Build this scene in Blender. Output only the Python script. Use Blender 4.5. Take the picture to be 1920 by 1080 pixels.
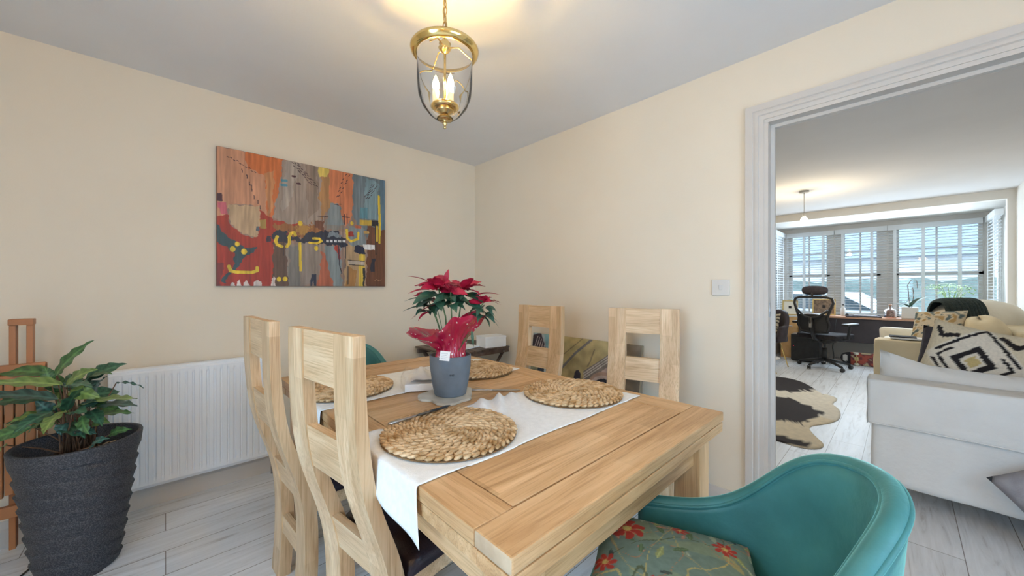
import bpy, bmesh, math, random
import numpy as np
from mathutils import Vector, Matrix, noise
PI = math.pi
for o in list(bpy.data.objects): bpy.data.objects.remove(o)
S = bpy.context.scene
COL = S.collection
# ------------------------------------------------------------------ camera
FPX, HC, YAW = 689.0, 1.20, math.radians(46.694)
cam = bpy.data.cameras.new('camera'); co = bpy.data.objects.new('camera', cam); COL.objects.link(co)
co.location = (0, 0, HC); co.rotation_euler = (PI/2, 0, YAW-PI/2)
cam.sensor_width = 36; cam.lens = FPX/1920*36; cam.clip_start = 0.02; cam.clip_end = 300
S.camera = co
# ------------------------------------------------------------------ view and sky
S.view_settings.view_transform = 'Standard'; S.view_settings.look = 'None'
S.view_settings.gamma = 1; S.view_settings.use_curve_mapping = False
S.view_settings.exposure = 0.0
S.cycles.transparent_max_bounces = 24
W = bpy.data.worlds.new('sky'); S.world = W; W.use_nodes = True
wn = W.node_tree.nodes; wl = W.node_tree.links
bg = wn['Background']; bg.inputs[1].default_value = 5.0
tc = wn.new('ShaderNodeTexCoord'); sp = wn.new('ShaderNodeSeparateXYZ'); cr = wn.new('ShaderNodeValToRGB')
wl.new(tc.outputs['Generated'], sp.inputs[0]); wl.new(sp.outputs[2], cr.inputs[0]); wl.new(cr.outputs[0], bg.inputs[0])
cr.color_ramp.elements[0].color = (0.74, 0.88, 1.0, 1); cr.color_ramp.elements[1].color = (0.60, 0.80, 1.0, 1)
# ------------------------------------------------------------------ daylight through the openings, lantern light
def area(name, loc, direction, sx, sy, power, color):
    l = bpy.data.lights.new(name, 'AREA'); l.shape = 'RECTANGLE'; l.size = sx; l.size_y = sy; l.energy = power; l.color = color
    o = bpy.data.objects.new(name, l); COL.objects.link(o); o.location = loc
    o.rotation_euler = Vector(direction).to_track_quat('-Z', 'Y').to_euler(); return o
def point(name, loc, power, color, r):
    l = bpy.data.lights.new(name, 'POINT'); l.energy = power; l.color = color; l.shadow_soft_size = r
    o = bpy.data.objects.new(name, l); COL.objects.link(o); o.location = loc; return o
area('daylight_patio', (-1.44, 0.25, 1.05), (1, 0, -.45), 1.0, 1.9, 29, (0.38, 0.69, 1.0))
area('daylight_kitchen_window', (0.7, -1.42, 1.3), (0, 1, -.45), 1.3, 1.2, 22, (0.40, 0.70, 1.0))
area('daylight_bay', (8.25, 0.35, 1.55), (-1, 0, -0.1), 2.0, 1.2, 54, (0.72, 0.87, 1.0))
LX, LY = 0.747, 1.152                                               # lantern axis
for k in range(3):
    a = 0.6+k*2*PI/3
    point('lantern_bulb_light', (LX+.035*math.cos(a), LY+.035*math.sin(a), 1.955), 20, (1.0, 0.64, 0.20), 0.012)
point('kitchen_ceiling_light', (-0.55, -0.45, 2.15), 20, (1.0, 0.58, 0.20), 0.08)
point('kitchen_ceiling_light', (1.1, -0.85, 2.15), 2.8, (1.0, 0.55, 0.18), 0.08)
point('pendant_bulb_light', (5.68, 0.82, 1.96), 22, (1.0, 0.80, 0.52), 0.04)
# ------------------------------------------------------------------ materials
MT = {}
def lin(c): return tuple(((x/255)/12.92 if x/255 <= .04045 else ((x/255+.055)/1.055)**2.4) for x in c)
def mat(name, col=(0.8, 0.8, 0.8), rough=0.5, metal=0.0, **k):
    m = bpy.data.materials.new(name); m.use_nodes = True
    b = m.node_tree.nodes['Principled BSDF']
    b.inputs['Base Color'].default_value = (*col, 1); b.inputs['Roughness'].default_value = rough; b.inputs['Metallic'].default_value = metal
    for kk, v in k.items():
        b.inputs[kk].default_value = v
    MT[name] = m; return m
def nd(m, t, **k):
    n = m.node_tree.nodes.new(t)
    for a, v in k.items():
        if hasattr(n, a): setattr(n, a, v)
        else: n.inputs[a].default_value = v
    return n
def lk(m, a, b): m.node_tree.links.new(a, b)
def ramp(m, stops):
    r = nd(m, 'ShaderNodeValToRGB'); e = r.color_ramp.elements
    while len(e) < len(stops): e.new(0.5)
    for i, (p, c) in enumerate(stops): e[i].position = p; e[i].color = (*c, 1)
    return r
def coords(m, scale, space='Object', rot=(0, 0, 0)):
    t = nd(m, 'ShaderNodeTexCoord'); mp = nd(m, 'ShaderNodeMapping'); mp.inputs['Scale'].default_value = scale; mp.inputs['Rotation'].default_value = rot
    lk(m, t.outputs[space], mp.inputs[0]); return mp.outputs[0]
def bump(m, src, strength, dist=0.01):
    b = nd(m, 'ShaderNodeBump'); b.inputs['Strength'].default_value = strength; b.inputs['Distance'].default_value = dist
    lk(m, src, b.inputs['Height']); lk(m, b.outputs[0], m.node_tree.nodes['Principled BSDF'].inputs['Normal'])
def noisy(name, c1, c2, scale=20, rough=0.6, bm=0.0, bs=None, metal=0, detail=4, space='Object', lo=.35, hi=.65, sc3=(1, 1, 1), **k):
    m = mat(name, c1, rough, metal, **k); v = coords(m, sc3, space)
    n = nd(m, 'ShaderNodeTexNoise'); n.inputs['Scale'].default_value = scale; n.inputs['Detail'].default_value = detail
    lk(m, v, n.inputs['Vector']); r = ramp(m, [(lo, c1), (hi, c2)]); lk(m, n.outputs['Fac'], r.inputs[0])
    lk(m, r.outputs[0], m.node_tree.nodes['Principled BSDF'].inputs['Base Color'])
    if bm:
        n2 = nd(m, 'ShaderNodeTexNoise'); n2.inputs['Scale'].default_value = bs or scale; n2.inputs['Detail'].default_value = 3
        lk(m, v, n2.inputs['Vector']); bump(m, n2.outputs['Fac'], bm)
    return m
def oak(name, axis, cols, rough=0.42, knots=True, stave=0.0):
    m = mat(name, cols[0], rough)
    sc = [9, 9, 9]; sc[axis] = 0.9
    v = coords(m, sc)
    n = nd(m, 'ShaderNodeTexNoise'); n.inputs['Scale'].default_value = 2.2; n.inputs['Detail'].default_value = 7; n.inputs['Roughness'].default_value = 0.62; n.inputs['Distortion'].default_value = 0.9
    lk(m, v, n.inputs['Vector'])
    r = ramp(m, [(0.30, cols[1]), (0.5, cols[0]), (0.70, cols[2])]); lk(m, n.outputs['Fac'], r.inputs[0])
    sc2 = [260, 260, 260]; sc2[axis] = 7
    v2 = coords(m, sc2); n2 = nd(m, 'ShaderNodeTexNoise'); n2.inputs['Scale'].default_value = 1.0; n2.inputs['Detail'].default_value = 2
    lk(m, v2, n2.inputs['Vector'])
    r2 = ramp(m, [(0.36, (0.80, 0.76, 0.70)), (0.50, (1, 1, 1))]); lk(m, n2.outputs['Fac'], r2.inputs[0])
    mx = nd(m, 'ShaderNodeMix', data_type='RGBA', blend_type='MULTIPLY'); mx.inputs[0].default_value = 0.9
    lk(m, r.outputs[0], mx.inputs[6]); lk(m, r2.outputs[0], mx.inputs[7])
    last = mx.outputs[2]
    if stave:                                                       # laminated staves: each strip its own tone
        oth = 1 if axis != 1 else 0
        t = nd(m, 'ShaderNodeTexCoord'); s = nd(m, 'ShaderNodeSeparateXYZ'); lk(m, t.outputs['Object'], s.inputs[0])
        a = nd(m, 'ShaderNodeMath', operation='MULTIPLY'); a.inputs[1].default_value = 1/stave; lk(m, s.outputs[oth], a.inputs[0])
        f = nd(m, 'ShaderNodeMath', operation='FLOOR'); lk(m, a.outputs[0], f.inputs[0])
        al = nd(m, 'ShaderNodeMath', operation='MULTIPLY'); al.inputs[1].default_value = 2.4; lk(m, s.outputs[axis], al.inputs[0])
        af = nd(m, 'ShaderNodeMath', operation='MULTIPLY_ADD'); af.inputs[1].default_value = 0.37; lk(m, f.outputs[0], af.inputs[0]); lk(m, al.outputs[0], af.inputs[2])
        ff = nd(m, 'ShaderNodeMath', operation='FLOOR'); lk(m, af.outputs[0], ff.inputs[0])
        cb = nd(m, 'ShaderNodeCombineXYZ'); lk(m, f.outputs[0], cb.inputs[0]); lk(m, ff.outputs[0], cb.inputs[1])
        wn_ = nd(m, 'ShaderNodeTexWhiteNoise'); lk(m, cb.outputs[0], wn_.inputs[0])
        r3 = ramp(m, [(0, (0.82, 0.78, 0.73)), (1, (1.08, 1.08, 1.1))]); lk(m, wn_.outputs[0], r3.inputs[0])
        m3 = nd(m, 'ShaderNodeMix', data_type='RGBA', blend_type='MULTIPLY'); m3.inputs[0].default_value = 1
        lk(m, last, m3.inputs[6]); lk(m, r3.outputs[0], m3.inputs[7]); last = m3.outputs[2]
    lk(m, last, m.node_tree.nodes['Principled BSDF'].inputs['Base Color'])
    bump(m, n2.outputs['Fac'], 0.12, 0.002)
    return m
OAK = [(0.60, 0.375, 0.185), (0.46, 0.265, 0.115), (0.72, 0.49, 0.27)]
CHO = [(0.70, 0.50, 0.30), (0.56, 0.37, 0.20), (0.82, 0.65, 0.44)]
oak_x = oak('oak_x', 0, OAK, stave=0.075); oak_y = oak('oak_y', 1, OAK, stave=0.08); oak_z = oak('oak_z', 2, OAK)
coak_y = oak('chair_oak_y', 1, CHO); coak_z = oak('chair_oak_z', 2, CHO, stave=0.05)
oak_end = noisy('oak_end', (0.42, 0.30, 0.19), (0.60, 0.47, 0.32), 14, 0.6)
wall_m = noisy('wall_paint', (0.785, 0.695, 0.565), (0.80, 0.71, 0.58), 3, 0.85, 0.05, 180)
wall_w = noisy('living_wall_paint', (0.80, 0.77, 0.72), (0.82, 0.79, 0.74), 3, 0.85, 0.05, 180)
ceil_m = noisy('ceiling_paint', (0.78, 0.77, 0.775), (0.80, 0.79, 0.795), 3, 0.9, 0.04, 150)
gloss_w = noisy('white_gloss', (0.66, 0.635, 0.60), (0.69, 0.665, 0.63), 6, 0.6)
trim_w = noisy('trim_paint', (0.60, 0.555, 0.51), (0.63, 0.585, 0.54), 6, 0.6)
radm = noisy('radiator_enamel', (0.86, 0.88, 0.91), (0.88, 0.90, 0.93), 5, 0.28)
blind_m = noisy('blind_white', (0.84, 0.85, 0.86), (0.88, 0.88, 0.88), 4, 0.45)
bb_ = blind_m.node_tree; tl_ = bb_.nodes.new('ShaderNodeBsdfTranslucent'); tl_.inputs[0].default_value = (.92, .95, .97, 1); mxb = bb_.nodes.new('ShaderNodeMixShader'); mxb.inputs[0].default_value = .5
bb_.links.new(bb_.nodes['Principled BSDF'].outputs[0], mxb.inputs[1]); bb_.links.new(tl_.outputs[0], mxb.inputs[2]); bb_.links.new(mxb.outputs[0], bb_.nodes['Material Output'].inputs[0])
# laminate floor
fl = mat('laminate_floor', (0.6, 0.58, 0.55), 0.38)
v = coords(fl, (1, 1, 1))
bt = nd(fl, 'ShaderNodeTexBrick'); bt.offset = 0.37; bt.offset_frequency = 2
for kk, vv in dict(Scale=1.0).items(): bt.inputs[kk].default_value = vv
bt.inputs['Brick Width'].default_value = 1.28; bt.inputs['Row Height'].default_value = 0.192; bt.inputs['Mortar Size'].default_value = 0.0016; bt.inputs['Mortar Smooth'].default_value = 0.0
bt.inputs['Color1'].default_value = (0.76, 0.78, 0.81, 1); bt.inputs['Color2'].default_value = (0.83, 0.85, 0.88, 1); bt.inputs['Mortar'].default_value = (0.25, 0.23, 0.22, 1)
lk(fl, v, bt.inputs['Vector'])
v2 = coords(fl, (1.3, 14, 1)); n = nd(fl, 'ShaderNodeTexNoise'); n.inputs['Scale'].default_value = 1.6; n.inputs['Detail'].default_value = 8; n.inputs['Roughness'].default_value = .65; n.inputs['Distortion'].default_value = 1.2
lk(fl, v2, n.inputs['Vector']); r = ramp(fl, [(0.30, (0.66, 0.63, 0.62)), (0.45, (0.96, 0.96, 0.96)), (0.65, (1.08, 1.08, 1.09))]); lk(fl, n.outputs['Fac'], r.inputs[0])
mx = nd(fl, 'ShaderNodeMix', data_type='RGBA', blend_type='MULTIPLY'); mx.inputs[0].default_value = 1
lk(fl, bt.outputs[0], mx.inputs[6]); lk(fl, r.outputs[0], mx.inputs[7]); lk(fl, mx.outputs[2], fl.node_tree.nodes['Principled BSDF'].inputs['Base Color'])
brass = noisy('brass', (0.86, 0.62, 0.22), (0.92, 0.70, 0.30), 30, 0.16, metal=1)
brassd = noisy('aged_brass', (0.55, 0.40, 0.18), (0.70, 0.52, 0.25), 30, 0.25, metal=1)
chrome = mat('chrome', (0.75, 0.75, 0.75), 0.12, 1)
steel = noisy('brushed_steel', (0.42, 0.42, 0.43), (0.55, 0.55, 0.56), 40, 0.3, metal=1)
def clear(name, tint=(1, 1, 1), gl=0.10, rough=0.02, fk=1.0):
    m = bpy.data.materials.new(name); m.use_nodes = True; m.node_tree.nodes.clear()
    o = nd(m, 'ShaderNodeOutputMaterial'); t = nd(m, 'ShaderNodeBsdfTransparent'); g = nd(m, 'ShaderNodeBsdfGlossy'); mx = nd(m, 'ShaderNodeMixShader')
    f = nd(m, 'ShaderNodeFresnel'); f.inputs[0].default_value = 1.45; ad = nd(m, 'ShaderNodeMath', operation='MULTIPLY_ADD'); ad.inputs[1].default_value = fk; ad.inputs[2].default_value = gl
    t.inputs[0].default_value = (*tint, 1); g.inputs['Roughness'].default_value = rough
    lk(m, f.outputs[0], ad.inputs[0]); lk(m, ad.outputs[0], mx.inputs[0]); lk(m, t.outputs[0], mx.inputs[1]); lk(m, g.outputs[0], mx.inputs[2]); lk(m, mx.outputs[0], o.inputs[0])
    MT[name] = m; return m
glass = clear('clear_glass', (0.97, 0.95, 0.9), 0.03); pane_m = clear('window_glass', (0.93, 0.97, 1.0), 0.01); plastic = clear('clear_plastic', (1, 1, 1), 0.03, 0.12, 0.15)
amber = clear('tinted_glass', (0.72, 0.55, 0.50), 0.06)
def emit(name, col, st):
    m = mat(name, col, 0.5); b = m.node_tree.nodes['Principled BSDF']; b.inputs['Emission Color'].default_value = (*col, 1); b.inputs['Emission Strength'].default_value = st; return m
flame = emit('bulb_glow', (1.0, 0.80, 0.45), 22); bulbw = emit('pendant_glow', (1.0, 0.90, 0.70), 14)
ivory = mat('candle_sleeve', (0.85, 0.78, 0.62), 0.5)
leather = noisy('dark_leather', (0.022, 0.014, 0.022), (0.035, 0.022, 0.03), 25, 0.28, 0.15, 220)
velvet = noisy('teal_velvet', (0.028, 0.145, 0.145), (0.05, 0.215, 0.215), 7, 0.55, 0.1, 60, **{'Sheen Weight': 0.8, 'Sheen Roughness': 0.35})
velvet.node_tree.nodes['Principled BSDF'].inputs['Sheen Tint'].default_value = (0.35, 0.85, 0.80, 1)
velv_d = noisy('plum_black_velvet', (0.03, 0.025, 0.035), (0.045, 0.035, 0.05), 10, 0.7, **{'Sheen Weight': 0.1})
black_p = noisy('black_plastic', (0.016, 0.016, 0.018), (0.026, 0.026, 0.028), 20, 0.4)
mesh_b = mat('black_mesh', (0.03, 0.03, 0.032), 0.6)
linen = noisy('white_linen', (0.80, 0.81, 0.81), (0.86, 0.87, 0.87), 60, 0.85, 0.25, 300)
slip = noisy('white_slipcover', (0.74, 0.735, 0.72), (0.79, 0.785, 0.77), 5, 0.9, 0.25, 40)
cream = noisy('cream_upholstery', (0.72, 0.62, 0.42), (0.78, 0.68, 0.48), 5, 0.85, 0.2, 30)
creamw = noisy('cream_cushion', (0.78, 0.72, 0.60), (0.82, 0.77, 0.66), 5, 0.85, 0.2, 30)
greyf = noisy('grey_cotton', (0.27, 0.26, 0.285), (0.32, 0.31, 0.335), 30, 0.9, 0.2, 200)
knit = noisy('black_green_knit', (0.018, 0.03, 0.03), (0.04, 0.055, 0.05), 60, 0.95, 0.5, 120)
blackf = noisy('black_cloth', (0.015, 0.013, 0.016), (0.03, 0.026, 0.03), 30, 0.95)
darkf = noisy('charcoal_cloth', (0.05, 0.045, 0.055), (0.07, 0.06, 0.075), 30, 0.9)
straw = noisy('water_hyacinth', (0.40, 0.235, 0.095), (0.68, 0.49, 0.29), 30, 0.6, 0.4, 160, lo=.38, hi=.58)
potgr = noisy('speckled_grey_resin', (0.026, 0.028, 0.038), (0.12, 0.122, 0.135), 240, 0.62, 0.3, 300, lo=.42, hi=.72, detail=2)
clayb = noisy('slate_blue_clay', (0.125, 0.155, 0.19), (0.17, 0.205, 0.245), 12, 0.75, 0.1, 80)
soil = noisy('soil', (0.02, 0.013, 0.008), (0.06, 0.04, 0.025), 50, 0.95, 0.8, 70)
stemm = noisy('brown_stem', (0.10, 0.05, 0.03), (0.16, 0.09, 0.05), 40, 0.6)
gstem = mat('green_stem', (0.09, 0.17, 0.06), 0.5)
redb = noisy('red_bract', (0.34, 0.006, 0.03), (0.52, 0.015, 0.055), 30, 0.5, 0.2, 60)
pgreen = noisy('dark_green_leaf', (0.016, 0.06, 0.04), (0.04, 0.11, 0.06), 25, 0.4, 0.2, 60)
lgreen = noisy('light_green_leaf', (0.20, 0.38, 0.10), (0.35, 0.52, 0.18), 25, 0.45)
pine = noisy('pine_easel', (0.34, 0.125, 0.04), (0.48, 0.20, 0.075), 9, 0.45, sc3=(1, 1, .1))
dwood = noisy('dark_stained_wood', (0.075, 0.045, 0.033), (0.15, 0.10, 0.075), 18, 0.5, 0.2, 60, sc3=(1, .12, 1))
deskw = noisy('desk_red_oak', (0.50, 0.27, 0.17), (0.58, 0.33, 0.21), 12, 0.35, sc3=(1, .15, 1))
paper = noisy('white_paper', (0.83, 0.84, 0.85), (0.87, 0.88, 0.88), 8, 0.7)
gold = noisy('gold_frame', (0.55, 0.40, 0.16), (0.66, 0.50, 0.22), 30, 0.4, metal=.6)
legw = noisy('pine_leg', (0.62, 0.36, 0.14), (0.70, 0.44, 0.20), 12, 0.5)
stone = noisy('pale_stone', (0.46, 0.44, 0.38), (0.62, 0.60, 0.53), 14, 0.35)
asph = noisy('asphalt', (0.22, 0.23, 0.24), (0.30, 0.31, 0.32), 6, 0.9)
hedge_m = noisy('hedge_leaves', (0.24, 0.30, 0.27), (0.36, 0.42, 0.38), 9, 0.8, 0.8, 12)
carw = mat('car_white', (0.82, 0.84, 0.86), 0.25); carg = mat('car_window', (0.03, 0.05, 0.06), 0.1); carb = noisy('car_blue', (0.08, 0.30, 0.42), (0.10, 0.34, 0.46), 3, 0.3)
tyre = mat('tyre', (0.02, 0.02, 0.02), 0.8)
hbrick = noisy('pale_brick', (0.55, 0.56, 0.58), (0.62, 0.62, 0.63), 4, 0.9)
roofm = noisy('roof_slate', (0.20, 0.24, 0.28), (0.26, 0.30, 0.34), 6, 0.8)
def attr_mat(name, rough=0.6, bm=0.0, bs=80, nz=0.25, ns=30, sc3=(1, 1, 1)):
    m = mat(name, (1, 1, 1), rough); a = nd(m, 'ShaderNodeAttribute'); a.attribute_name = 'paint'
    v = coords(m, sc3); n = nd(m, 'ShaderNodeTexNoise'); n.inputs['Scale'].default_value = ns; n.inputs['Detail'].default_value = 5
    lk(m, v, n.inputs['Vector']); r = ramp(m, [(0.3, (1-nz,)*3), (0.7, (1+nz*.35,)*3)]); lk(m, n.outputs['Fac'], r.inputs[0])
    mx = nd(m, 'ShaderNodeMix', data_type='RGBA', blend_type='MULTIPLY'); mx.inputs[0].default_value = 1
    lk(m, a.outputs['Color'], mx.inputs[6]); lk(m, r.outputs[0], mx.inputs[7]); lk(m, mx.outputs[2], m.node_tree.nodes['Principled BSDF'].inputs['Base Color'])
    if bm: bump(m, n.outputs['Fac'], bm)
    return m
paint_m = attr_mat('acrylic_paint', 0.5, 0.15, nz=.3, ns=10, sc3=(6, 6, .6)); oilp_m = attr_mat('oil_paint', 0.6, 0.1, nz=.25, ns=14)
print_m = attr_mat('printed_cotton', 0.85, 0.1, nz=.15, ns=60); hide_m = attr_mat('cowhide', 0.9, 0.1, nz=.12, ns=20); tuft_m = attr_mat('tufted_wool', 0.95, 0.35, nz=.12, ns=90)
leaf_m = attr_mat('calathea_leaf', 0.38, 0.1, nz=.25, ns=40)
# ------------------------------------------------------------------ mesh helpers
def NB(): return bmesh.new()
def rotm(rx=0, ry=0, rz=0): return Matrix.Rotation(rz, 4, 'Z') @ Matrix.Rotation(ry, 4, 'Y') @ Matrix.Rotation(rx, 4, 'X')
def add_box(bm, x0, x1, y0, y1, z0, z1, bev=0.0, M=None, mi=0, seg=2):
    r = bmesh.ops.create_cube(bm, size=1.0); vs = r['verts']
    for v in vs: v.co = Vector(((x0+x1)/2+v.co.x*(x1-x0), (y0+y1)/2+v.co.y*(y1-y0), (z0+z1)/2+v.co.z*(z1-z0)))
    fs = set(f for v in vs for f in v.link_faces)
    if bev > 0:
        es = list(set(e for v in vs for e in v.link_edges))
        rr = bmesh.ops.bevel(bm, geom=es, offset=bev, segments=seg, affect='EDGES', profile=0.6)
        vs = list(set(v for f in rr['faces'] for v in f.verts) | set(v for v in vs if v.is_valid)); fs = set(f for v in vs for f in v.link_faces)
    if M is not None:
        for v in vs: v.co = M @ v.co
    for f in fs: f.material_index = mi
    return vs
def frame_at(p, d):
    d = d.normalized(); a = Vector((0, 0, 1)) if abs(d.z) < .95 else Vector((1, 0, 0))
    s = d.cross(a).normalized(); return s, s.cross(d)
def add_tube(bm, pts, r, seg=10, closed=False, mi=0, cap=True, ell=None):
    pts = [Vector(p) for p in pts]; n = len(pts); rings = []
    s_prev = None
    for i, p in enumerate(pts):
        if closed: d = pts[(i+1) % n]-pts[i-1]
        else: d = pts[min(i+1, n-1)]-pts[max(i-1, 0)]
        d.normalize()
        if s_prev is None: s, t = frame_at(p, d)
        else:
            s = s_prev-d*s_prev.dot(d)
            s = s.normalized() if s.length > 1e-6 else frame_at(p, d)[0]
            t = s.cross(d)
        s_prev = s
        rr = r[i] if isinstance(r, (list, tuple)) else r
        e = ell or 1.0
        rings.append([bm.verts.new(p+s*math.cos(2*PI*k/seg)*rr+t*math.sin(2*PI*k/seg)*rr*e) for k in range(seg)])
    m = n if closed else n-1
    for i in range(m):
        a, b = rings[i], rings[(i+1) % n]
        for k in range(seg):
            f = bm.faces.new((a[k], a[(k+1) % seg], b[(k+1) % seg], b[k])); f.material_index = mi; f.smooth = True
    if cap and not closed:
        for q in (rings[0][::-1], rings[-1]):
            f = bm.faces.new(q); f.material_index = mi
def add_lathe(bm, prof, c=(0, 0, 0), seg=32, M=None, mi=0, smooth=True):
    c = Vector(c); rings = []
    for r, z in prof:
        if r < 1e-5: rings.append([bm.verts.new(c+Vector((0, 0, z)))])
        else: rings.append([bm.verts.new(c+Vector((r*math.cos(2*PI*k/seg), r*math.sin(2*PI*k/seg), z))) for k in range(seg)])
    for a, b in zip(rings, rings[1:]):
        for k in range(seg):
            q = []
            if len(a) == 1 and len(b) == 1: continue
            if len(a) == 1: q = (a[0], b[(k+1) % seg], b[k])
            elif len(b) == 1: q = (a[k], a[(k+1) % seg], b[0])
            else: q = (a[k], a[(k+1) % seg], b[(k+1) % seg], b[k])
            f = bm.faces.new(q); f.material_index = mi; f.smooth = smooth
    if M is not None:
        for rg in rings:
            for v in rg: v.co = M @ v.co
def add_prism(bm, poly, t0, t1, axes='xz', mi=0, bev=0.0, M=None):
    """poly in the plane of two axes, extruded along the third from t0 to t1"""
    def P(a, b, t):
        return {'xz': (a, t, b), 'yz': (t, a, b), 'xy': (a, b, t)}[axes]
    A = [bm.verts.new(P(a, b, t0)) for a, b in poly]; B = [bm.verts.new(P(a, b, t1)) for a, b in poly]
    fs = [bm.faces.new(A), bm.faces.new(B[::-1])]
    n = len(poly)
    for i in range(n): fs.append(bm.faces.new((A[i], B[i], B[(i+1) % n], A[(i+1) % n])))
    for f in fs: f.material_index = mi
    if bev:
        es = [e for e in set(e for f in fs[:2] for e in f.edges)]
        rr = bmesh.ops.bevel(bm, geom=es, offset=bev, segments=2, affect='EDGES'); vs = set(v for f in rr['faces'] for v in f.verts)
        for v in list(vs): vs |= set(w for f in v.link_faces for w in f.verts)
    else: vs = A+B
    if M is not None:
        for v in set(vs) | set(x for x in A+B if x.is_valid): v.co = M @ v.co
def grid(bm, nx, ny, fn, mi=0, smooth=True, wrap=False):
    V = [[bm.verts.new(fn(i/nx, j/ny)) for j in range(ny+1)] for i in range(nx+1 if not wrap else nx)]
    for i in range(nx):
        for j in range(ny):
            i2 = (i+1) % nx if wrap else i+1
            f = bm.faces.new((V[i][j], V[i2][j], V[i2][j+1], V[i][j+1])); f.smooth = smooth; f.material_index = mi
    return V
def add_pillow(bm, w, h, t, M, n=18, pinch=0.10, mi=0, colfn=None, flat=0.0):
    """square cushion: pulled in along the sides, pointed at the corners, seam around"""
    lay = bm.loops.layers.float_color.get('paint') or (bm.loops.layers.float_color.new('paint') if colfn else None)
    def f(s):
        def g(u, v):
            a, b = u*2-1, v*2-1
            x = a*w/2*(1-pinch*(1-b*b)**1.0*abs(a)**2*0.6); y = b*h/2*(1-pinch*(1-a*a)*abs(b)**2*0.6)
            q = max(0.0, (1-abs(a)**2.6))*max(0.0, (1-abs(b)**2.6))
            z = t/2*(q**0.42)*s
            return M @ Vector((x, y, z))
        return g
    for s in (1, -1):
        V = grid(bm, n, n, f(s), mi)
        if colfn:
            for i in range(n):
                for j in range(n):
                    pass
            idx = {}
            for i in range(n+1):
                for j in range(n+1): idx[V[i][j]] = (i/n, j/n)
            for fa in set(fa for r_ in V for v_ in r_ for fa in v_.link_faces):
                for lp in fa.loops:
                    if lp.vert in idx:
                        c = colfn(*idx[lp.vert]); lp[lay] = (*c, 1)
        if s == -1: bmesh.ops.reverse_faces(bm, faces=list(set(fa for r_ in V for v_ in r_ for fa in v_.link_faces)))
    bmesh.ops.remove_doubles(bm, verts=bm.verts, dist=1e-5)
def tr(x, y, z, rx=0, ry=0, rz=0): return Matrix.Translation((x, y, z)) @ rotm(rx, ry, rz)
def obj(name, bm, mats, parent=None, smooth=None, norm=True, sub=0):
    if norm: bmesh.ops.recalc_face_normals(bm, faces=bm.faces)
    me = bpy.data.meshes.new(name); bm.to_mesh(me); bm.free()
    o = bpy.data.objects.new(name, me); COL.objects.link(o)
    for m in (mats if isinstance(mats, (list, tuple)) else [mats]): me.materials.append(m)
    if smooth is not None:
        for p in me.polygons: p.use_smooth = smooth
    if sub:
        s = o.modifiers.new('sub', 'SUBSURF'); s.levels = sub; s.render_levels = sub
    if parent: o.parent = parent
    return o
def thing(name, label, cat, loc=(0, 0, 0), rz=0, group=None):
    o = bpy.data.objects.new(name, None); COL.objects.link(o); o.location = loc; o.rotation_euler = (0, 0, rz)
    o.empty_display_size = .05; o['label'] = label; o['category'] = cat
    if group: o['group'] = group
    return o
def tag(o, label, cat, group=None):
    o['label'] = label; o['category'] = cat
    if group: o['group'] = group
    return o
def struct(name, bm, m, parent=None, **k):
    o = obj(name, bm, m, parent, **k)
    if not parent: o['kind'] = 'structure'
    return o
def sroot(name, loc=(0, 0, 0)):
    o = bpy.data.objects.new(name, None); COL.objects.link(o); o.location = loc; o['kind'] = 'structure'; return o
def dup(root, loc, rz, label, group=None):
    r = root.copy(); COL.objects.link(r); r.location = loc; r.rotation_euler = (0, 0, rz); r['label'] = label
    if group: r['group'] = group
    for ch in list(root.children):
        c = ch.copy(); COL.objects.link(c); c.parent = r
        for g in ch.children:
            d = g.copy(); COL.objects.link(d); d.parent = c
    return r
fwd = Vector((math.cos(YAW), math.sin(YAW), 0)); rgt = Vector((math.sin(YAW), -math.cos(YAW), 0)); EYE = Vector((0, 0, HC))
def at(x, y, d):                                                    # a point of the room, from its bearing and its distance
    return EYE+fwd*d+rgt*((x-960)/FPX*d)+Vector((0, 0, (540-y)/FPX*d))
# paint helpers: colour per vertex of a fine flat grid
def inpoly(px, py, poly):
    c = np.zeros(px.shape, bool); n = len(poly); j = n-1
    for i in range(n):
        xi, yi = poly[i]; xj, yj = poly[j]
        if yi != yj:
            c ^= ((yi > py) != (yj > py)) & (px < (xj-xi)*(py-yi)/(yj-yi)+xi)
        j = i
    return c
def seg_dist(px, py, pts):
    d = np.full(px.shape, 1e9)
    for (x0, y0), (x1, y1) in zip(pts, pts[1:]):
        L = (x1-x0)**2+(y1-y0)**2+1e-9
        t = np.clip(((px-x0)*(x1-x0)+(py-y0)*(y1-y0))/L, 0, 1)
        d = np.minimum(d, np.hypot(px-x0-t*(x1-x0), py-y0-t*(y1-y0)))
    return d
def wob(px, py, a, f, sd=0): return a*(np.sin(px*f+sd)+np.sin(py*f*1.3+sd*2+1)+0.6*np.sin((px+py)*f*2.3+sd*3)+0.4*np.sin((px-py)*f*4.1+sd))
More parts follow.
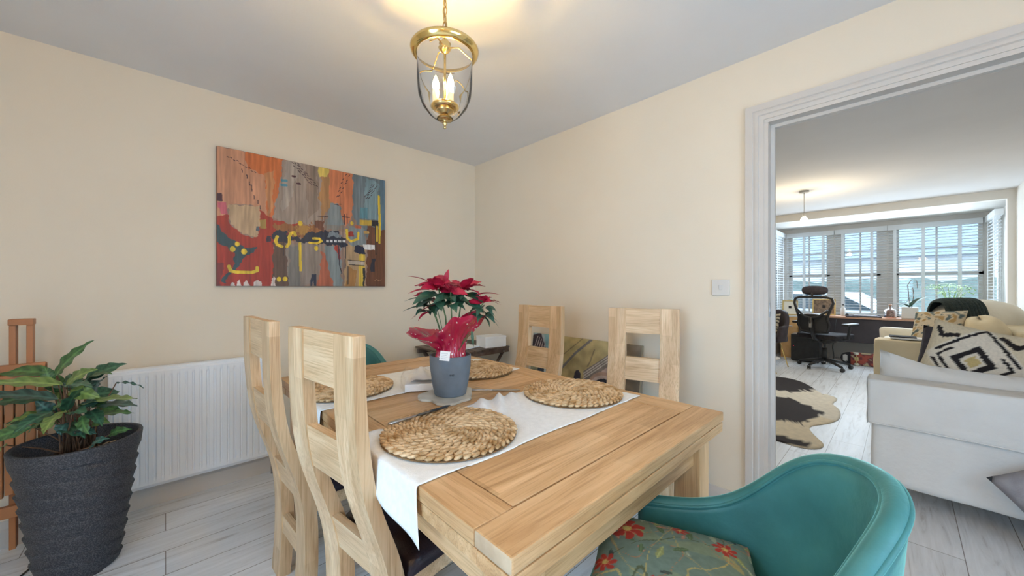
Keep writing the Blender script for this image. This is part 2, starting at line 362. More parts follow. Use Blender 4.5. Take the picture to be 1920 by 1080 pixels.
def painted_panel(name, nx, ny, posfn, colarr, m, parent):
    """flat grid mesh with a point colour layer"""
    u = np.linspace(0, 1, nx+1); v = np.linspace(0, 1, ny+1)
    U, V_ = np.meshgrid(u, v, indexing='ij')
    P = posfn(U, V_).reshape(-1, 3)
    i, j = np.meshgrid(np.arange(nx), np.arange(ny), indexing='ij'); a = (i*(ny+1)+j).ravel()
    F = np.stack([a, a+ny+1, a+ny+2, a+1], 1)
    me = bpy.data.meshes.new(name); me.vertices.add(len(P)); me.vertices.foreach_set('co', P.ravel().astype(np.float32))
    me.loops.add(F.size); me.loops.foreach_set('vertex_index', F.ravel().astype(np.int32))
    me.polygons.add(len(F)); me.polygons.foreach_set('loop_start', (np.arange(len(F))*4).astype(np.int32))
    me.update(calc_edges=True)
    at_ = me.color_attributes.new('paint', 'FLOAT_COLOR', 'POINT')
    c = np.ones((len(P), 4), np.float32); c[:, :3] = colarr(U, V_).reshape(-1, 3); at_.data.foreach_set('color', c.ravel())
    me.materials.append(m); o = bpy.data.objects.new(name, me); COL.objects.link(o)
    if parent: o.parent = parent
    return o
# ================================================================== THE SETTING
U0, V0, CZ = 2.19, 2.85, 2.385           # right wall plane, left wall plane, ceiling
UB, VB = -1.5, -1.5                       # unseen sides of the dining room
LV, LU = -0.93, 7.35                      # living room: right side wall, bay line
b = NB(); add_box(b, UB-.1, 8.6, VB-.1, V0+.12, -.06, 0); struct('floor', b, fl)
b = NB(); add_box(b, UB-.1, 8.6, VB-.1, V0+.12, CZ, CZ+.06); struct('ceiling', b, ceil_m)
b = NB(); add_box(b, UB-.1, LU, V0, V0+.1, 0, CZ); struct('wall_left', b, wall_m)
# right wall with the wide opening to the living room
OV0, OV1, OZ = -0.86, 0.475, 2.045
b = NB(); add_box(b, U0, U0+.12, OV1, V0, 0, CZ); add_box(b, U0, U0+.12, OV0, OV1, OZ, CZ); add_box(b, U0, U0+.12, VB, OV0, 0, CZ)
struct('wall_right', b, wall_m)
b = NB()                                                            # kitchen side wall with window
add_box(b, UB-.1, U0+.12, VB-.1, VB, 0, .75); add_box(b, UB-.1, U0+.12, VB-.1, VB, 1.95, CZ); add_box(b, UB-.1, .05, VB-.1, VB, .75, 1.95); add_box(b, 1.35, U0+.12, VB-.1, VB, .75, 1.95)
struct('wall_near', b, wall_m)
b = NB(); add_box(b, UB-.1, UB, VB, V0, 2.2, CZ); add_box(b, UB-.1, UB, VB, -.25, 0, 2.2); add_box(b, UB-.1, UB, .75, V0, 0, 2.2)
struct('wall_back', b, wall_m)
def window(name, box, axis, bars=1, rail=None, fw=.05):
    """sash window in the plane normal to axis; box=(a0,a1,z0,z1,plane)"""
    a0, a1, z0, z1, pl = box; r = sroot(name)
    b = NB()
    def bb(p0, p1, q0, q1, t=.03):
        if axis == 'u': add_box(b, pl-t, pl+t, p0, p1, q0, q1, .004)
        else: add_box(b, p0, p1, pl-t, pl+t, q0, q1, .004)
    bb(a0, a0+fw, z0, z1); bb(a1-fw, a1, z0, z1); bb(a0, a1, z0, z0+fw); bb(a0, a1, z1-fw, z1)
    for k in range(1, bars+1): m_ = a0+(a1-a0)*k/(bars+1); bb(m_-.012, m_+.012, z0, z1, .015)
    if rail: bb(a0, a1, rail-.03, rail+.03); bb(a0+fw, a1-fw, (rail+z1)/2-.01, (rail+z1)/2+.01, .012)
    obj('window_frame', b, gloss_w, r)
    b = NB()
    if axis == 'u': add_box(b, pl-.003, pl+.003, a0+fw*.6, a1-fw*.6, z0+fw*.6, z1-fw*.6)
    else: add_box(b, a0+fw*.6, a1-fw*.6, pl-.003, pl+.003, z0+fw*.6, z1-fw*.6)
    obj('pane', b, pane_m, r); return r
window('window_5', (.05, 1.35, .75, 1.95, VB-.05), 'v', 1); window('window_6', (-.25, .75, .02, 2.2, UB-.05), 'u', 0)
# living room
b = NB(); add_box(b, U0+.12, LU+1.3, LV-.1, LV, 0, CZ); struct('wall_far_right', b, wall_w)
b = NB(); add_box(b, LU, LU+.1, 1.62, V0, 0, CZ); add_box(b, LU, LU+.1, LV, LV+.062, 0, CZ); add_box(b, LU, LU+.1, LV+.062, 1.62, 2.275, CZ); struct('wall_far', b, wall_w)
b = NB(); add_box(b, LU+.1, 8.6, LV, 1.75, 2.275, 2.30); struct('trim_1', b, gloss_w)
BU = 8.46                                  # back plane of the bay
b = NB(); add_box(b, BU-.02, BU+.12, LV+.05, 1.62, 0, .70); add_box(b, BU-.02, BU+.12, LV+.05, 1.62, 2.2, 2.275)
for p, q in ((.86, .72), (.235, .08)): add_box(b, BU-.02, BU+.12, q, p, .70, 2.2)
add_box(b, BU-.02, BU+.1, 1.44, 1.62, .7, 2.2); add_box(b, BU-.02, BU+.1, LV+.05, -.80, .7, 2.2)
struct('wall_bay', b, gloss_w)
b = NB(); add_box(b, LU+.1, BU, 1.56, 1.66, 0, .70); add_box(b, LU+.1, BU, 1.56, 1.66, 2.2, 2.275); struct('wall_bay_left', b, gloss_w)
b = NB(); add_box(b, BU-.22, BU-.02, LV+.05, 1.56, .70, .73, .006); struct('trim_2', b, gloss_w)
for i, (p, q) in enumerate(((.86, 1.44), (.235, .72), (-.80, .08))): window('window_%d' % (i+1), (p, q, .73, 2.2, BU+.03), 'u', 1, 1.42)
window('window_4', (LU+.14, BU-.02, .73, 2.2, 1.61), 'v', 1, 1.42)
# architrave and jamb of the opening
def arch_profile(x):                                                # stepped moulding, x across 0..0.075
    return [(0, .018), (.028, .018), (.030, .014), (.036, .016), (.052, .016), (.054, .010), (.075, .010)]
b = NB()
prof = [(0, 0), (0, .020), (.030, .020), (.034, .014), (.042, .017), (.054, .017), (.058, .009), (.078, .009), (.078, 0)]
def sweep(path):                                                    # profile carried round the opening with mitred corners
    rows = [[b.verts.new((U0-t+.0005, y0+(y1-y0)*a/.078, z0+(z1-z0)*a/.078)) for a, t in prof] for (y0, z0), (y1, z1) in path]
    for A, B in zip(rows, rows[1:]):
        for i in range(len(prof)-1): b.faces.new((A[i], A[i+1], B[i+1], B[i]))
sweep([((OV1+.078, 0), (OV1, 0)), ((OV1+.078, OZ+.078), (OV1, OZ)), ((OV0-.078, OZ+.078), (OV0, OZ)), ((OV0-.078, 0), (OV0, 0))])
struct('trim_3', b, trim_w)
b = NB()
add_box(b, U0-.004, U0+.124, OV1-.018, OV1+.002, 0, OZ-.019); add_box(b, U0+.05, U0+.075, OV1-.034, OV1-.017, 0, OZ-.0345)
add_box(b, U0-.0035, U0+.1235, OV0+.0005, OV1-.0005, OZ-.018, OZ+.002); add_box(b, U0+.051, U0+.074, OV0+.019, OV1-.019, OZ-.034, OZ-.017)
add_box(b, U0-.004, U0+.124, OV0-.002, OV0+.018, 0, OZ-.019)
jamb = struct('trim_4', b, trim_w)
b = NB(); add_box(b, U0+.012, U0+.036, OV1-.0205, OV1-.0175, 1.055, 1.125, .001); add_box(b, U0+.018, U0+.030, OV1-.022, OV1-.0195, 1.08, 1.10); obj('strike_plate', b, steel, jamb)
def skirting(name, pts_axis, a0, a1, base, side):
    b = NB(); pr = [(0, 0), (.015, 0), (.015, .088), (.011, .100), (.007, .112), (.005, .120), (0, .120)]
    if pts_axis == 'x': add_prism(b, [(base-side*t, z) for t, z in pr], a0, a1, 'yz')   # runs along x
    else: add_prism(b, [(base-side*t, z) for t, z in pr], a0, a1, 'xz')
    return struct(name, b, trim_w)
skirting('baseboard_left', 'x', UB, U0-.015, V0, 1)
skirting('baseboard_right', 'y', OV1+.08, V0-.015, U0, 1)
skirting('baseboard_far_right', 'x', U0+.13, LU, LV, -1)
# ================================================================== OUTSIDE THE BAY
b = NB(); add_box(b, 8.62, 40, -25, 25, -.5, -.3); struct('ground', b, asph)
def car(name, label, loc, rz, m):
    t = thing(name, label, 'car', loc, rz)
    b = NB(); pr = [(-2.1, .35), (-2.1, .75), (-1.9, .88), (-1.2, .95), (-.55, 1.38), (.7, 1.42), (1.5, 1.0), (2.05, .9), (2.1, .35)]
    add_prism(b, pr, -.85, .85, 'xz', bev=.08); obj('body', b, m, t, smooth=True)
    b = NB(); add_prism(b, [(-1.05, .98), (-.5, 1.32), (.65, 1.36), (1.3, 1.0)], -.87, .87, 'xz'); obj('side_window', b, carg, t)
    for x in (-1.35, 1.35):
        for y in (-.82, .82):
            b = NB(); add_lathe(b, [(0, -.1), (.3, -.1), (.33, -.06), (.33, .06), (.3, .1), (0, .1)], seg=20, M=tr(x, y, .33, PI/2)); obj('wheel', b, tyre, t)
    return t
car('car', 'white car parked outside the middle of the bay window', (12.6, 1.35, -.3), 1.45, carw)
car('car', 'blue car parked outside the left of the bay window', (14.5, 5.2, -.3), 1.6, carb)
b = NB()
V = grid(b, 60, 8, lambda s, t: Vector((16.5+.5*math.sin(t*PI)+noise.noise(Vector((s*40, t*4, 0)))*.35, -12+24*s, -.3+1.75*t+noise.noise(Vector((s*40, t*4, 5)))*.2)))
V = grid(b, 60, 3, lambda s, t: Vector((16.5+t*1.4, -12+24*s, 1.45+noise.noise(Vector((s*40, 4, 5)))*.2)))
tag(obj('hedge', b, hedge_m), 'long green hedge beyond the parked cars outside the bay window', 'hedge')
t = thing('house', 'pale house across the road seen through the window blinds', 'house', (26, 2, -.3))
b = NB(); add_box(b, 0, 8, -9, 9, 0, 3.0); obj('wall', b, hbrick, t)
b = NB(); add_prism(b, [(-.4, 3.0), (4, 5.0), (8.4, 3.0)], -9.3, 9.3, 'xz'); obj('roof', b, roofm, t)
# ================================================================== DINING TABLE
TX0, TX1, TY0, TY1, TZ = 0.395, 1.395, 0.42, 2.03, 0.775
tab = thing('dining_table', 'light oak extending dining table set with four woven placemats', 'table', (TX0, TY0, 0))
tw, tl = TX1-TX0, TY1-TY0
def part(name, boxes, m, parent, bev=.003, label=None):
    b = NB()
    for bx in boxes: add_box(b, *bx, bev=bev)
    o = obj(name, b, m, parent)
    if label: o['label'] = label
    return o
for y0, y1 in ((0, .097), (tl-.097, tl)):
    eb = part('end_board', [(0, tw, y0, y1, TZ-.031, TZ)], [oak_x, oak_end], tab, .004)
    for p in eb.data.polygons:
        if abs(p.normal.x) > .95: p.material_index = 1
for x0, x1 in ((0, .095), (tw-.112, tw)):
    part('side_board', [(x0, x1, .0975, tl-.0975, TZ-.031, TZ)], oak_y, tab, .002)
gy = [.1, .712, .835, tl-.1-.31, tl-.1]
for y0, y1 in zip(gy, gy[1:]):
    part('centre_panel', [(.0985, tw-.1155, y0+.0015, y1-.0015, TZ-.029, TZ-.0005)], oak_x, tab, .0015)
part('lower_leaf', [(0.002, tw-.002, .002, .092, TZ-.066, TZ-.035), (.004, tw-.004, .094, tl-.094, TZ-.066, TZ-.036), (0.002, tw-.002, tl-.092, tl-.002, TZ-.066, TZ-.035)], oak_x, tab, .003)
part('leaf_bearer', [(.02, tw-.02, .02, tl-.02, TZ-.037, TZ-.030)], oak_y, tab, 0)
part('apron', [(.075, tw-.075, .055, .08, TZ-.165, TZ-.066)], oak_x, tab); part('apron', [(.075, tw-.075, tl-.08, tl-.055, TZ-.165, TZ-.066)], oak_x, tab)
part('apron', [(.055, .08, .08, tl-.08, TZ-.165, TZ-.066)], oak_y, tab); part('apron', [(tw-.08, tw-.055, .08, tl-.08, TZ-.165, TZ-.066)], oak_y, tab)
for x in (.035, tw-.035-.085):
    for y in (.035, tl-.035-.085):
        part('leg', [(x, x+.085, y, y+.085, 0, TZ-.066)], oak_z, tab, .004)
# ================================================================== OAK CHAIRS
def cprof():
    R = [(0.0, 1.085), (.001, .98), (.003, .90), (.010, .80), (.020, .72), (.034, .66), (.056, .59), (.080, .52), (.098, .45), (.108, .38), (.112, .30), (.112, .20), (.108, .10), (.100, 0)]
    T = [.032, .032, .033, .034, .035, .036, .038, .041, .043, .044, .045, .045, .045, .044]
    return R, T
CR, CT = cprof()
def cx_at(z):
    for (x0, z0), (x1, z1) in zip(CR, CR[1:]):
        if z1 <= z <= z0:
            return x0+(x1-x0)*(z0-z)/(z0-z1)
    return CR[-1][0]
def chair(label):
    t = thing('dining_chair', label, 'chair', group='oak dining chairs')
    from_sub = []
    # smooth curve
    def sm(zs): return zs
    Z = np.linspace(1.085, 0, 30)
    zr = [p[1] for p in CR][::-1]; xr = [p[0] for p in CR][::-1]; tr_ = CT[::-1]
    xs = np.interp(Z, zr, xr); ts = np.interp(Z, zr, tr_)
    xs = np.convolve(np.pad(xs, 1, 'edge'), [.25, .5, .25], 'valid')
    poly = [(x, z) for x, z in zip(xs, Z)]+[(x+q, z) for x, z, q in list(zip(xs, Z, ts))[::-1]]
    for s in (-1, 1):
        b = NB(); y0, y1 = (.19-.098, .19) if s > 0 else (-.19, -.19+.098)
        add_prism(b, poly, y0, y1, 'xz', bev=.002)
        obj('back_post', b, coak_z, t)
    for z0, z1 in ((.945, 1.084), (.685, .81), (.41, .515), (.19, .26)):
        b = NB(); n = 6; P1 = []; P2 = []
        for k in range(n+1):
            z = z0+(z1-z0)*k/n; x = float(np.interp(z, Z[::-1], xs[::-1])); P1.append((x+.004, z)); P2.append((x+.028, z))
        add_prism(b, P1+P2[::-1], -.093, .093, 'xz'); obj('rail', b, coak_y, t)
    b = NB(); add_box(b, .13, .505, -.188, .188, .375, .425, .003); obj('seat_frame', b, coak_y, t)
    b = NB()
    V = grid(b, 14, 14, lambda p, q: Vector((.150+.36*p, -.198+.396*q, .428+.045*max(0, (1-abs(2*p-1)**5))**.5*max(0, (1-abs(2*q-1)**5))**.5+.004*math.sin(p*9)*math.sin(q*8))))
    grid(b, 14, 14, lambda p, q: Vector((.150+.36*p, -.198+.396*q, .426)))
    bmesh.ops.remove_doubles(b, verts=b.verts, dist=.003)
    obj('seat_cushion', b, leather, t, smooth=True)
    for s in (-1, 1):
        b = NB(); add_box(b, .462, .504, s*.167-.021, s*.167+.021, 0, .38, .003); obj('front_leg', b, coak_z, t)
    return t
c0 = chair('oak dining chair with curved back nearest the camera on the left of the table')
c0.location = (.293, 1.072, 0); c0.rotation_euler = (0, 0, math.radians(8.1))
dup(c0, (.243, 1.66, 0), math.radians(3.5), 'oak dining chair with curved back between the radiator and the nearest oak chair')
dup(c0, (1.815, 1.635, 0), math.radians(180), 'oak dining chair across the table beside the folding table, left of the wall pair')
dup(c0, (1.972, 1.005, 0), math.radians(197), 'oak dining chair across the table nearer the light switch, right of the wall pair')
# ================================================================== PLACEMATS, RUNNERS
def mat_mesh():
    b = NB(); rnd = random.Random(4)
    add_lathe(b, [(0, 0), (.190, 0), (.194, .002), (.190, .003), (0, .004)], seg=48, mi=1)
    step = .0190; k = 0; r = .010
    ico = [(math.cos(2*PI*i/6)*math.sin(a), math.sin(2*PI*i/6)*math.sin(a), math.cos(a)) for a in (.55, 1.2, 1.85) for i in range(6)]
    def lump(cx, cy, ang, L, Wd, Hh, z):
        ca, sa = math.cos(ang), math.sin(ang); rg = []
        for a in (-1, -.6, 0, .6, 1):
            w = math.sqrt(max(0, 1-abs(a)**2.2)); ring = []
            for j in range(6):
                q = 2*PI*j/6
                x = a*L; y = w*Wd*math.cos(q); zz = w*Hh*math.sin(q)
                ring.append(b.verts.new((cx+x*ca-y*sa, cy+x*sa+y*ca, z+zz)))
                if w < 1e-3: break
            rg.append(ring)
        for A, B in zip(rg, rg[1:]):
            for j in range(6):
                if len(A) == 1: f = b.faces.new((A[0], B[j], B[(j+1) % 6]))
                elif len(B) == 1: f = b.faces.new((A[j], B[0], A[(j+1) % 6]))
                else: f = b.faces.new((A[j], B[j], B[(j+1) % 6], A[(j+1) % 6]))
                f.smooth = True
    while r < .196:
        n = max(5, int(2*PI*r/.0215))
        for i in range(n):
            a = 2*PI*(i+.5*(k % 2))/n
            for s in (-1, 1):
                rr = r+s*.0050; aa = a+(s*.25)*2*PI/n
                lump(rr*math.cos(aa), rr*math.sin(aa), aa+PI/2+s*(.62+rnd.uniform(-.12, .12)), .0165, .0062+rnd.uniform(0, .0012), .0054, .0072+rnd.uniform(-.0008, .0016)+.0015*s)
        r += step; k += 1
    return b
mz = TZ+.0035
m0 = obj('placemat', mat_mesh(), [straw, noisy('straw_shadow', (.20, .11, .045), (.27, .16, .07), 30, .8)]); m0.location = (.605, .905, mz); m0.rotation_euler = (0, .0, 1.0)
tag(m0, 'round braided straw placemat with a knife lying on it, nearest the camera', 'placemat', 'braided placemats on the table')
for (x, y, rz, lab) in ((1.185, .905, 2.0, 'round braided straw placemat near the right edge of the table, on the nearer runner'),
                        (1.15, 1.50, 3.1, 'round braided straw placemat behind the poinsettia pot, farthest from the camera'),
                        (.545, 1.60, .4, 'round braided straw placemat beside the napkins, seen through the chair back')):
    c = m0.copy(); COL.objects.link(c); c.location = (x, y, mz); c.rotation_euler = (0, 0, rz); c['label'] = lab
def runner(label, v0, v1, u1, hang, seed, folds, skew=0.0):
    b = NB(); nx, ny = 110, 46
    L1 = hang; Lt = u1-TX0
    def f(s, t):
        q = s*(L1+Lt)-L1
        v = v0+(v1-v0)*t+.006*math.sin(q*17+seed)*(1 if t > .5 else .5)
        v += skew*q*t
        nz = noise.noise(Vector((q*5+seed, v*5, seed)))*.0030+.0030
        if q < 0:
            x = TX0-.007-.006*(1-math.exp(q*20))-.007*math.sin(v*30+seed)*(-q/L1); z = TZ+.002+q+.018*math.sin(v*14+seed)*(-q/L1)
            if q > -.012: z = TZ+.003-(-q)*.7
            v += .03*(-q/L1)*(t-.5)
        else:
            x = TX0+q; z = TZ+.0012
            if q < .01: x = TX0-.006+q*1.6
            for (fq, fw, ft, fh) in folds:                          # raised creases running diagonally
                dd = (q-fq-(t-.75)*ft)/fw
                z += fh*math.exp(-dd*dd)*max(0, min(1, (t-.45)*2.4))*max(0, min(1, (min(math.hypot(x-.605, v-.905), math.hypot(x-1.185, v-.905))-.205)/.03))
            under = any(math.hypot(x-mx_, v-my_) < .215 for mx_, my_ in ((.605, .905), (1.185, .905), (1.15, 1.5), (.545, 1.60)))
            z += 0 if under else abs(nz)*.6
        return Vector((x, v, z))
    grid(b, nx, ny, f)
    o = obj('table_runner', b, linen, norm=False)
    md = o.modifiers.new('thick', 'SOLIDIFY'); md.thickness = .0012; md.offset = 0
    return tag(o, label, 'table runner', 'white table runners')
runner('white cotton table runner under the two nearer placemats, rumpled in the middle', .706, 1.065, 1.352, .105, 1.0, [(.40, .022, .22, .016), (.47, .016, .26, .022), (.54, .020, .22, .012), (.62, .014, .3, .02)])
runner('white cotton table runner under the two farther placemats and the napkins', 1.372, 1.74, 1.35, .13, 3.3, [])
# ---- knives
def knife(label, p0, p1, z, hm, bmat):
    p0 = Vector(p0); p1 = Vector(p1); L = (p1-p0).length; a = math.atan2(p1.y-p0.y, p1.x-p0.x)
    t = thing('table_knife', label, 'knife', (p0.x, p0.y, z), a)
    b = NB(); add_tube(b, [(0, 0, 0), (.006, 0, 0), (.04, 0, 0), (.085, 0, 0), (.098, 0, 0)], [.004, .0065, .0062, .0045, .004], 10, ell=.6); obj('handle', b, hm, t)
    b = NB(); add_prism(b, [(.096, -.004), (.11, -.0085), (L-.02, -.009), (L, 0), (L-.012, .0075), (.11, .0075), (.096, .004)], -.0008, .0008, 'xy'); obj('blade', b, bmat, t)
dsteel = noisy('dark_steel', (0.10, 0.11, 0.13), (0.16, 0.17, 0.19), 20, 0.25, metal=1)
knife('silver table knife lying across the nearest placemat', (.482, 1.047), (.715, 1.068), mz+.0175, steel, dsteel)
knife('silver table knife on the bare tabletop right of the flower pot', (.912, 1.225), (1.065, 1.078), TZ+.0048, steel, steel)
# ================================================================== POINSETTIA
b = NB(); n = 40; rnd = random.Random(3)
pts = []
for k in range(n):
    a = 2*PI*k/n; rr = .100+.012*math.sin(3*a+1)+.008*math.sin(5*a+.4)+.005*math.sin(9*a)
    pts.append((rr*1.05*math.cos(a), rr*math.sin(a)))
add_prism(b, pts, 0, .009, 'xy', bev=.002)
co_ = tag(obj('coaster', b, stone), 'irregular pale stone coaster with wavy edge under the poinsettia pot', 'coaster'); co_.location = (.79, 1.205, TZ+.0005)
co_.location = (.80, 1.215, TZ+.0005)
PX, PY, PZ = .815, 1.218, TZ+.0098
poi = thing('potted_poinsettia', 'red poinsettia wrapped in red cellophane in a slate blue pot on the table', 'potted plant', (PX, PY, PZ))
b = NB(); add_lathe(b, [(0, 0), (.058, 0), (.062, .004), (.071, .05), (.079, .11), (.0805, .152), (.079, .155), (.074, .154), (.073, .12), (.0, .118)], seg=48); pot = obj('pot', b, clayb, poi)
b = NB()                                                            # embossed mark on the pot: three small chevrons
fd = (Vector((0, 0, 0))-Vector((PX, PY, 0))).normalized(); sd = Vector((-fd.y, fd.x, 0))
for k in (-1, 0, 1):
    c = Vector((0, 0, .090))+fd*.0775+sd*(k*.0065+.004)
    add_tube(b, [c+Vector((0, 0, -.005))-sd*.002, c+Vector((0, 0, .002)), c+sd*.003+Vector((0, 0, .004)), c+sd*.004-Vector((0, 0, .004))], .0007, 5)
obj('embossed_mark', b, clayb, pot)
def add_leaf(b, base, tip, width, normal=Vector((0, 0, 1)), droop=.02, fold=.25, wavy=0.0, n=10, m=4, shape=1.0, lay=None, colfn=None, seed=0):
    base = Vector(base); tip = Vector(tip); ax = tip-base; L = ax.length; d = ax/L
    s = d.cross(normal)
    if s.length < 1e-4: s = d.cross(Vector((1, 0, 0)))
    s.normalize(); up = s.cross(d).normalized()
    V = []
    for i in range(n+1):
        t = i/n; w = width/2*(math.sin(PI*min(1, t**(.75*shape)))**.85)*(1-.15*t) if 0 < t < 1 else .0006
        c = base+ax*t+up*(droop*4*t*(1-t))
        row = []
        for j in range(-m//2, m//2+1):
            q = j/(m/2)
            off = up*(abs(q)*w*fold)+up*(wavy*math.sin(t*22+seed+(1 if q > 0 else 0))*abs(q)**2)
            row.append(b.verts.new(c+s*q*w+off))
        V.append(row)
    for i in range(n):
        for j in range(m):
            f = b.faces.new((V[i][j], V[i][j+1], V[i+1][j+1], V[i+1][j])); f.smooth = True
            if lay is not None:
                for lp in f.loops:
                    for ii in (i, i+1):
                        if lp.vert in V[ii]:
                            lp[lay] = (*colfn(ii/n, V[ii].index(lp.vert)/m*2-1), 1); break
rnd = random.Random(11)
stb = NB(); glb = []
heads = [(at(822, 541, 1.39), 12, .088, .0), (at(868, 543, 1.43), 11, .078, .5), (at(906, 568, 1.42), 8, .056, .9), (at(803, 562, 1.44), 7, .055, .2), (at(845, 548, 1.36), 8, .062, .7)]
root_c = Vector((PX, PY, PZ))
soil_b = NB(); add_lathe(soil_b, [(0, .1195), (.0725, .1195)], seg=24); obj('soil', soil_b, soil, poi)
for hi, (hp, nb, Lb, ph) in enumerate(heads):
    hp = hp-root_c
    b0 = Vector((rnd.uniform(-.02, .02), rnd.uniform(-.02, .02), .12))
    add_tube(stb, [b0, b0*.4+hp*.55+Vector((rnd.uniform(-.01, .01), 0, .03)), hp], [.0035, .003, .002], 7)
    for k in range(nb):
        a = 2*PI*k/nb+ph+rnd.uniform(-.2, .2); el = rnd.uniform(-.25, .55); L = Lb*rnd.uniform(.8, 1.25)
        d = Vector((math.cos(a)*math.cos(el), math.sin(a)*math.cos(el), math.sin(el)))
        bb = NB(); add_leaf(bb, hp+d*.004, hp+d*L, L*.60, normal=Vector((rnd.uniform(-.5,.5), rnd.uniform(-.5,.5), 1))-fwd*rnd.uniform(.1,.9), droop=.008, fold=.2, wavy=.002, seed=k, n=8)
        glb.append((bb, 'bract', redb))
    for k in range(9):
        a = 2*PI*k/5+ph*2+.5; L = Lb*rnd.uniform(.85, 1.3); dz = -.018-.016*(k//5)*1.6
        d = Vector((math.cos(a), math.sin(a), rnd.uniform(-.45, -.05))).normalized()
        bb = NB(); add_leaf(bb, hp+Vector((0, 0, dz))+d*.008, hp+Vector((0, 0, dz-.008))+d*L, L*.48, normal=Vector((0, 0, 1))-fwd*rnd.uniform(.2,.9), droop=.012, fold=.2, seed=k, n=8)
        glb.append((bb, 'leaf', pgreen))
for (x0, y0, x1, y1, d0, d1, w, mm) in ((815, 560, 758, 565, 1.42, 1.38, .03, pgreen), (812, 575, 755, 584, 1.42, 1.38, .035, pgreen), (820, 570, 770, 600, 1.42, 1.40, .03, redb), (805, 585, 784, 602, 1.42, 1.40, .02, redb),
                                        (888, 572, 936, 615, 1.42, 1.44, .026, pgreen), (900, 590, 918, 614, 1.42, 1.38, .032, pgreen), (897, 585, 935, 605, 1.45, 1.46, .022, pgreen), (810, 545, 765, 551, 1.45, 1.40, .03, redb), (880, 560, 940, 572, 1.42, 1.40, .022, redb), (888, 555, 938, 553, 1.42, 1.40, .022, redb), (885, 620, 888, 650, 1.33, 1.33, .012, pgreen), (835, 530, 841, 505, 1.42, 1.42, .022, redb), (815, 535, 762, 518, 1.42, 1.42, .024, redb)):
    bb = NB(); add_leaf(bb, at(x0, y0, d0)-root_c, at(x1, y1, d1)-root_c, w, normal=Vector((.5, -.3, 1)) if abs(x1-x0) > 15 else -fwd, droop=.008, n=8)
    glb.append((bb, 'bract' if mm is redb else 'leaf', mm))
    if mm is pgreen and y0 > 555:
        add_tube(stb, [Vector((0, 0, .12)), (at(x0, y0, d0)-root_c)*.6+Vector((0, 0, .05)), at(x0, y0, d0)-root_c], .0014, 6)
for bb, nm, mm in glb: obj(nm, bb, mm, poi, norm=False)
obj('stem', stb, gstem, poi)
# cellophane wrap
wrapm = mat('red_cellophane', (0.45, 0.012, 0.06), 0.22, **{'Coat Weight': .6, 'Coat Roughness': .1})
vv = coords(wrapm, (1, 1, 1)); vo = nd(wrapm, 'ShaderNodeTexVoronoi'); vo.inputs['Scale'].default_value = 46; lk(wrapm, vv, vo.inputs['Vector'])
rr_ = ramp(wrapm, [(.13, (0.85, 0.62, 0.62)), (.17, (0.44, 0.012, 0.055))]); lk(wrapm, vo.outputs['Distance'], rr_.inputs[0]); lk(wrapm, rr_.outputs[0], wrapm.node_tree.nodes['Principled BSDF'].inputs['Base Color'])
b = NB()
cdir = math.atan2(-rgt.y, -rgt.x)                                   # angle of camera-left
def wrapf(s, t):
    a = 2*PI*s
    ca = math.cos(a-cdir); sa = math.sin(a-cdir)                    # +1 towards camera-left
    h = .125+t*(.140+.045*max(0, -ca+.2)+.02*math.sin(a*3+1))
    r = .058+.012*math.sin(a*7)*t+.004*math.sin(a*19+t*6)+(.010+.045*t**2)*1.0-.028*math.sin(PI*min(1, t*1.15))
    r += (.055*t**2.2 if ca > .55 else 0)*((ca-.55)/.45)**.8 if ca > .55 else 0
    r += .018*t**2*max(0, -ca)
    h -= .035*t**2.4*max(0, ca-.3)
    r += .010*noise.noise(Vector((math.cos(a)*3, math.sin(a)*3, t*5)))
    return Vector((r*math.cos(a), r*math.sin(a), h+.010*noise.noise(Vector((a*3, t*4, 2)))))
grid(b, 72, 14, wrapf, wrap=True)
o = obj('wrapping', b, wrapm, poi, norm=False); o['label'] = 'spotted red cellophane'
b = NB(); c = at(834, 668, 1.315)-root_c; M = Matrix.Translation(c) @ rotm(0, 0, YAW-PI/2) @ rotm(-.25, .1, 0)
add_box(b, -.018, .018, -.0006, .0006, -.016, .018, M=M); pl_ = obj('care_label', b, paper, poi)
b = NB()
for k in range(4): add_box(b, -.013, .010-.004*(k % 2), -.0011, -.0007, .010-.006*k-.0011, .010-.006*k, M=M)
obj('print', b, mat('grey_ink', (.35, .38, .42), .7), pl_)
# ================================================================== NAPKINS
nap = thing('napkin_pack', 'opened pack of white paper napkins in clear plastic beside the flower pot', 'napkins', (.815, 1.405, TZ+.0035), -.55)
b = NB(); add_box(b, -.082, .082, -.082, .082, 0, .030, .004); obj('napkin_stack', b, paper, nap)
b = NB()
def nf(s, t):
    return Vector((-.06+.125*s, -.07+.13*t, .032+.038*math.exp(-((s-.35)/.33)**2)*(0.4+.6*t)+.004*math.sin(s*12+t*5)))
grid(b, 18, 14, nf); o = obj('folded_napkin', b, paper, nap, norm=False); o['label'] = 'loosely folded napkin on top of the stack'
b = NB(); 
for k in range(3): add_tube(b, [(.02+.006*k, .058, .068-.001*k), (.022+.006*k, .064, .066-.001*k)], .0016, 5)
obj('print', b, redb, nap)
b = NB()
def bagf(s, t):
    a = 2*PI*s; r = .095*(1+.10*noise.noise(Vector((math.cos(a)*2, math.sin(a)*2, t*3))))
    sq = 1/max(abs(math.cos(a)), abs(math.sin(a)))**.75; k = (1-.55*t**2)
    return Vector((-.015*t*3+r*sq*k*math.cos(a)*.98, r*sq*k*math.sin(a)*.98, .001+.075*t+.014*noise.noise(Vector((a*2, t*6, 1)))*t))
grid(b, 44, 10, bagf, wrap=True); obj('plastic_bag', b, plastic, nap, norm=False)
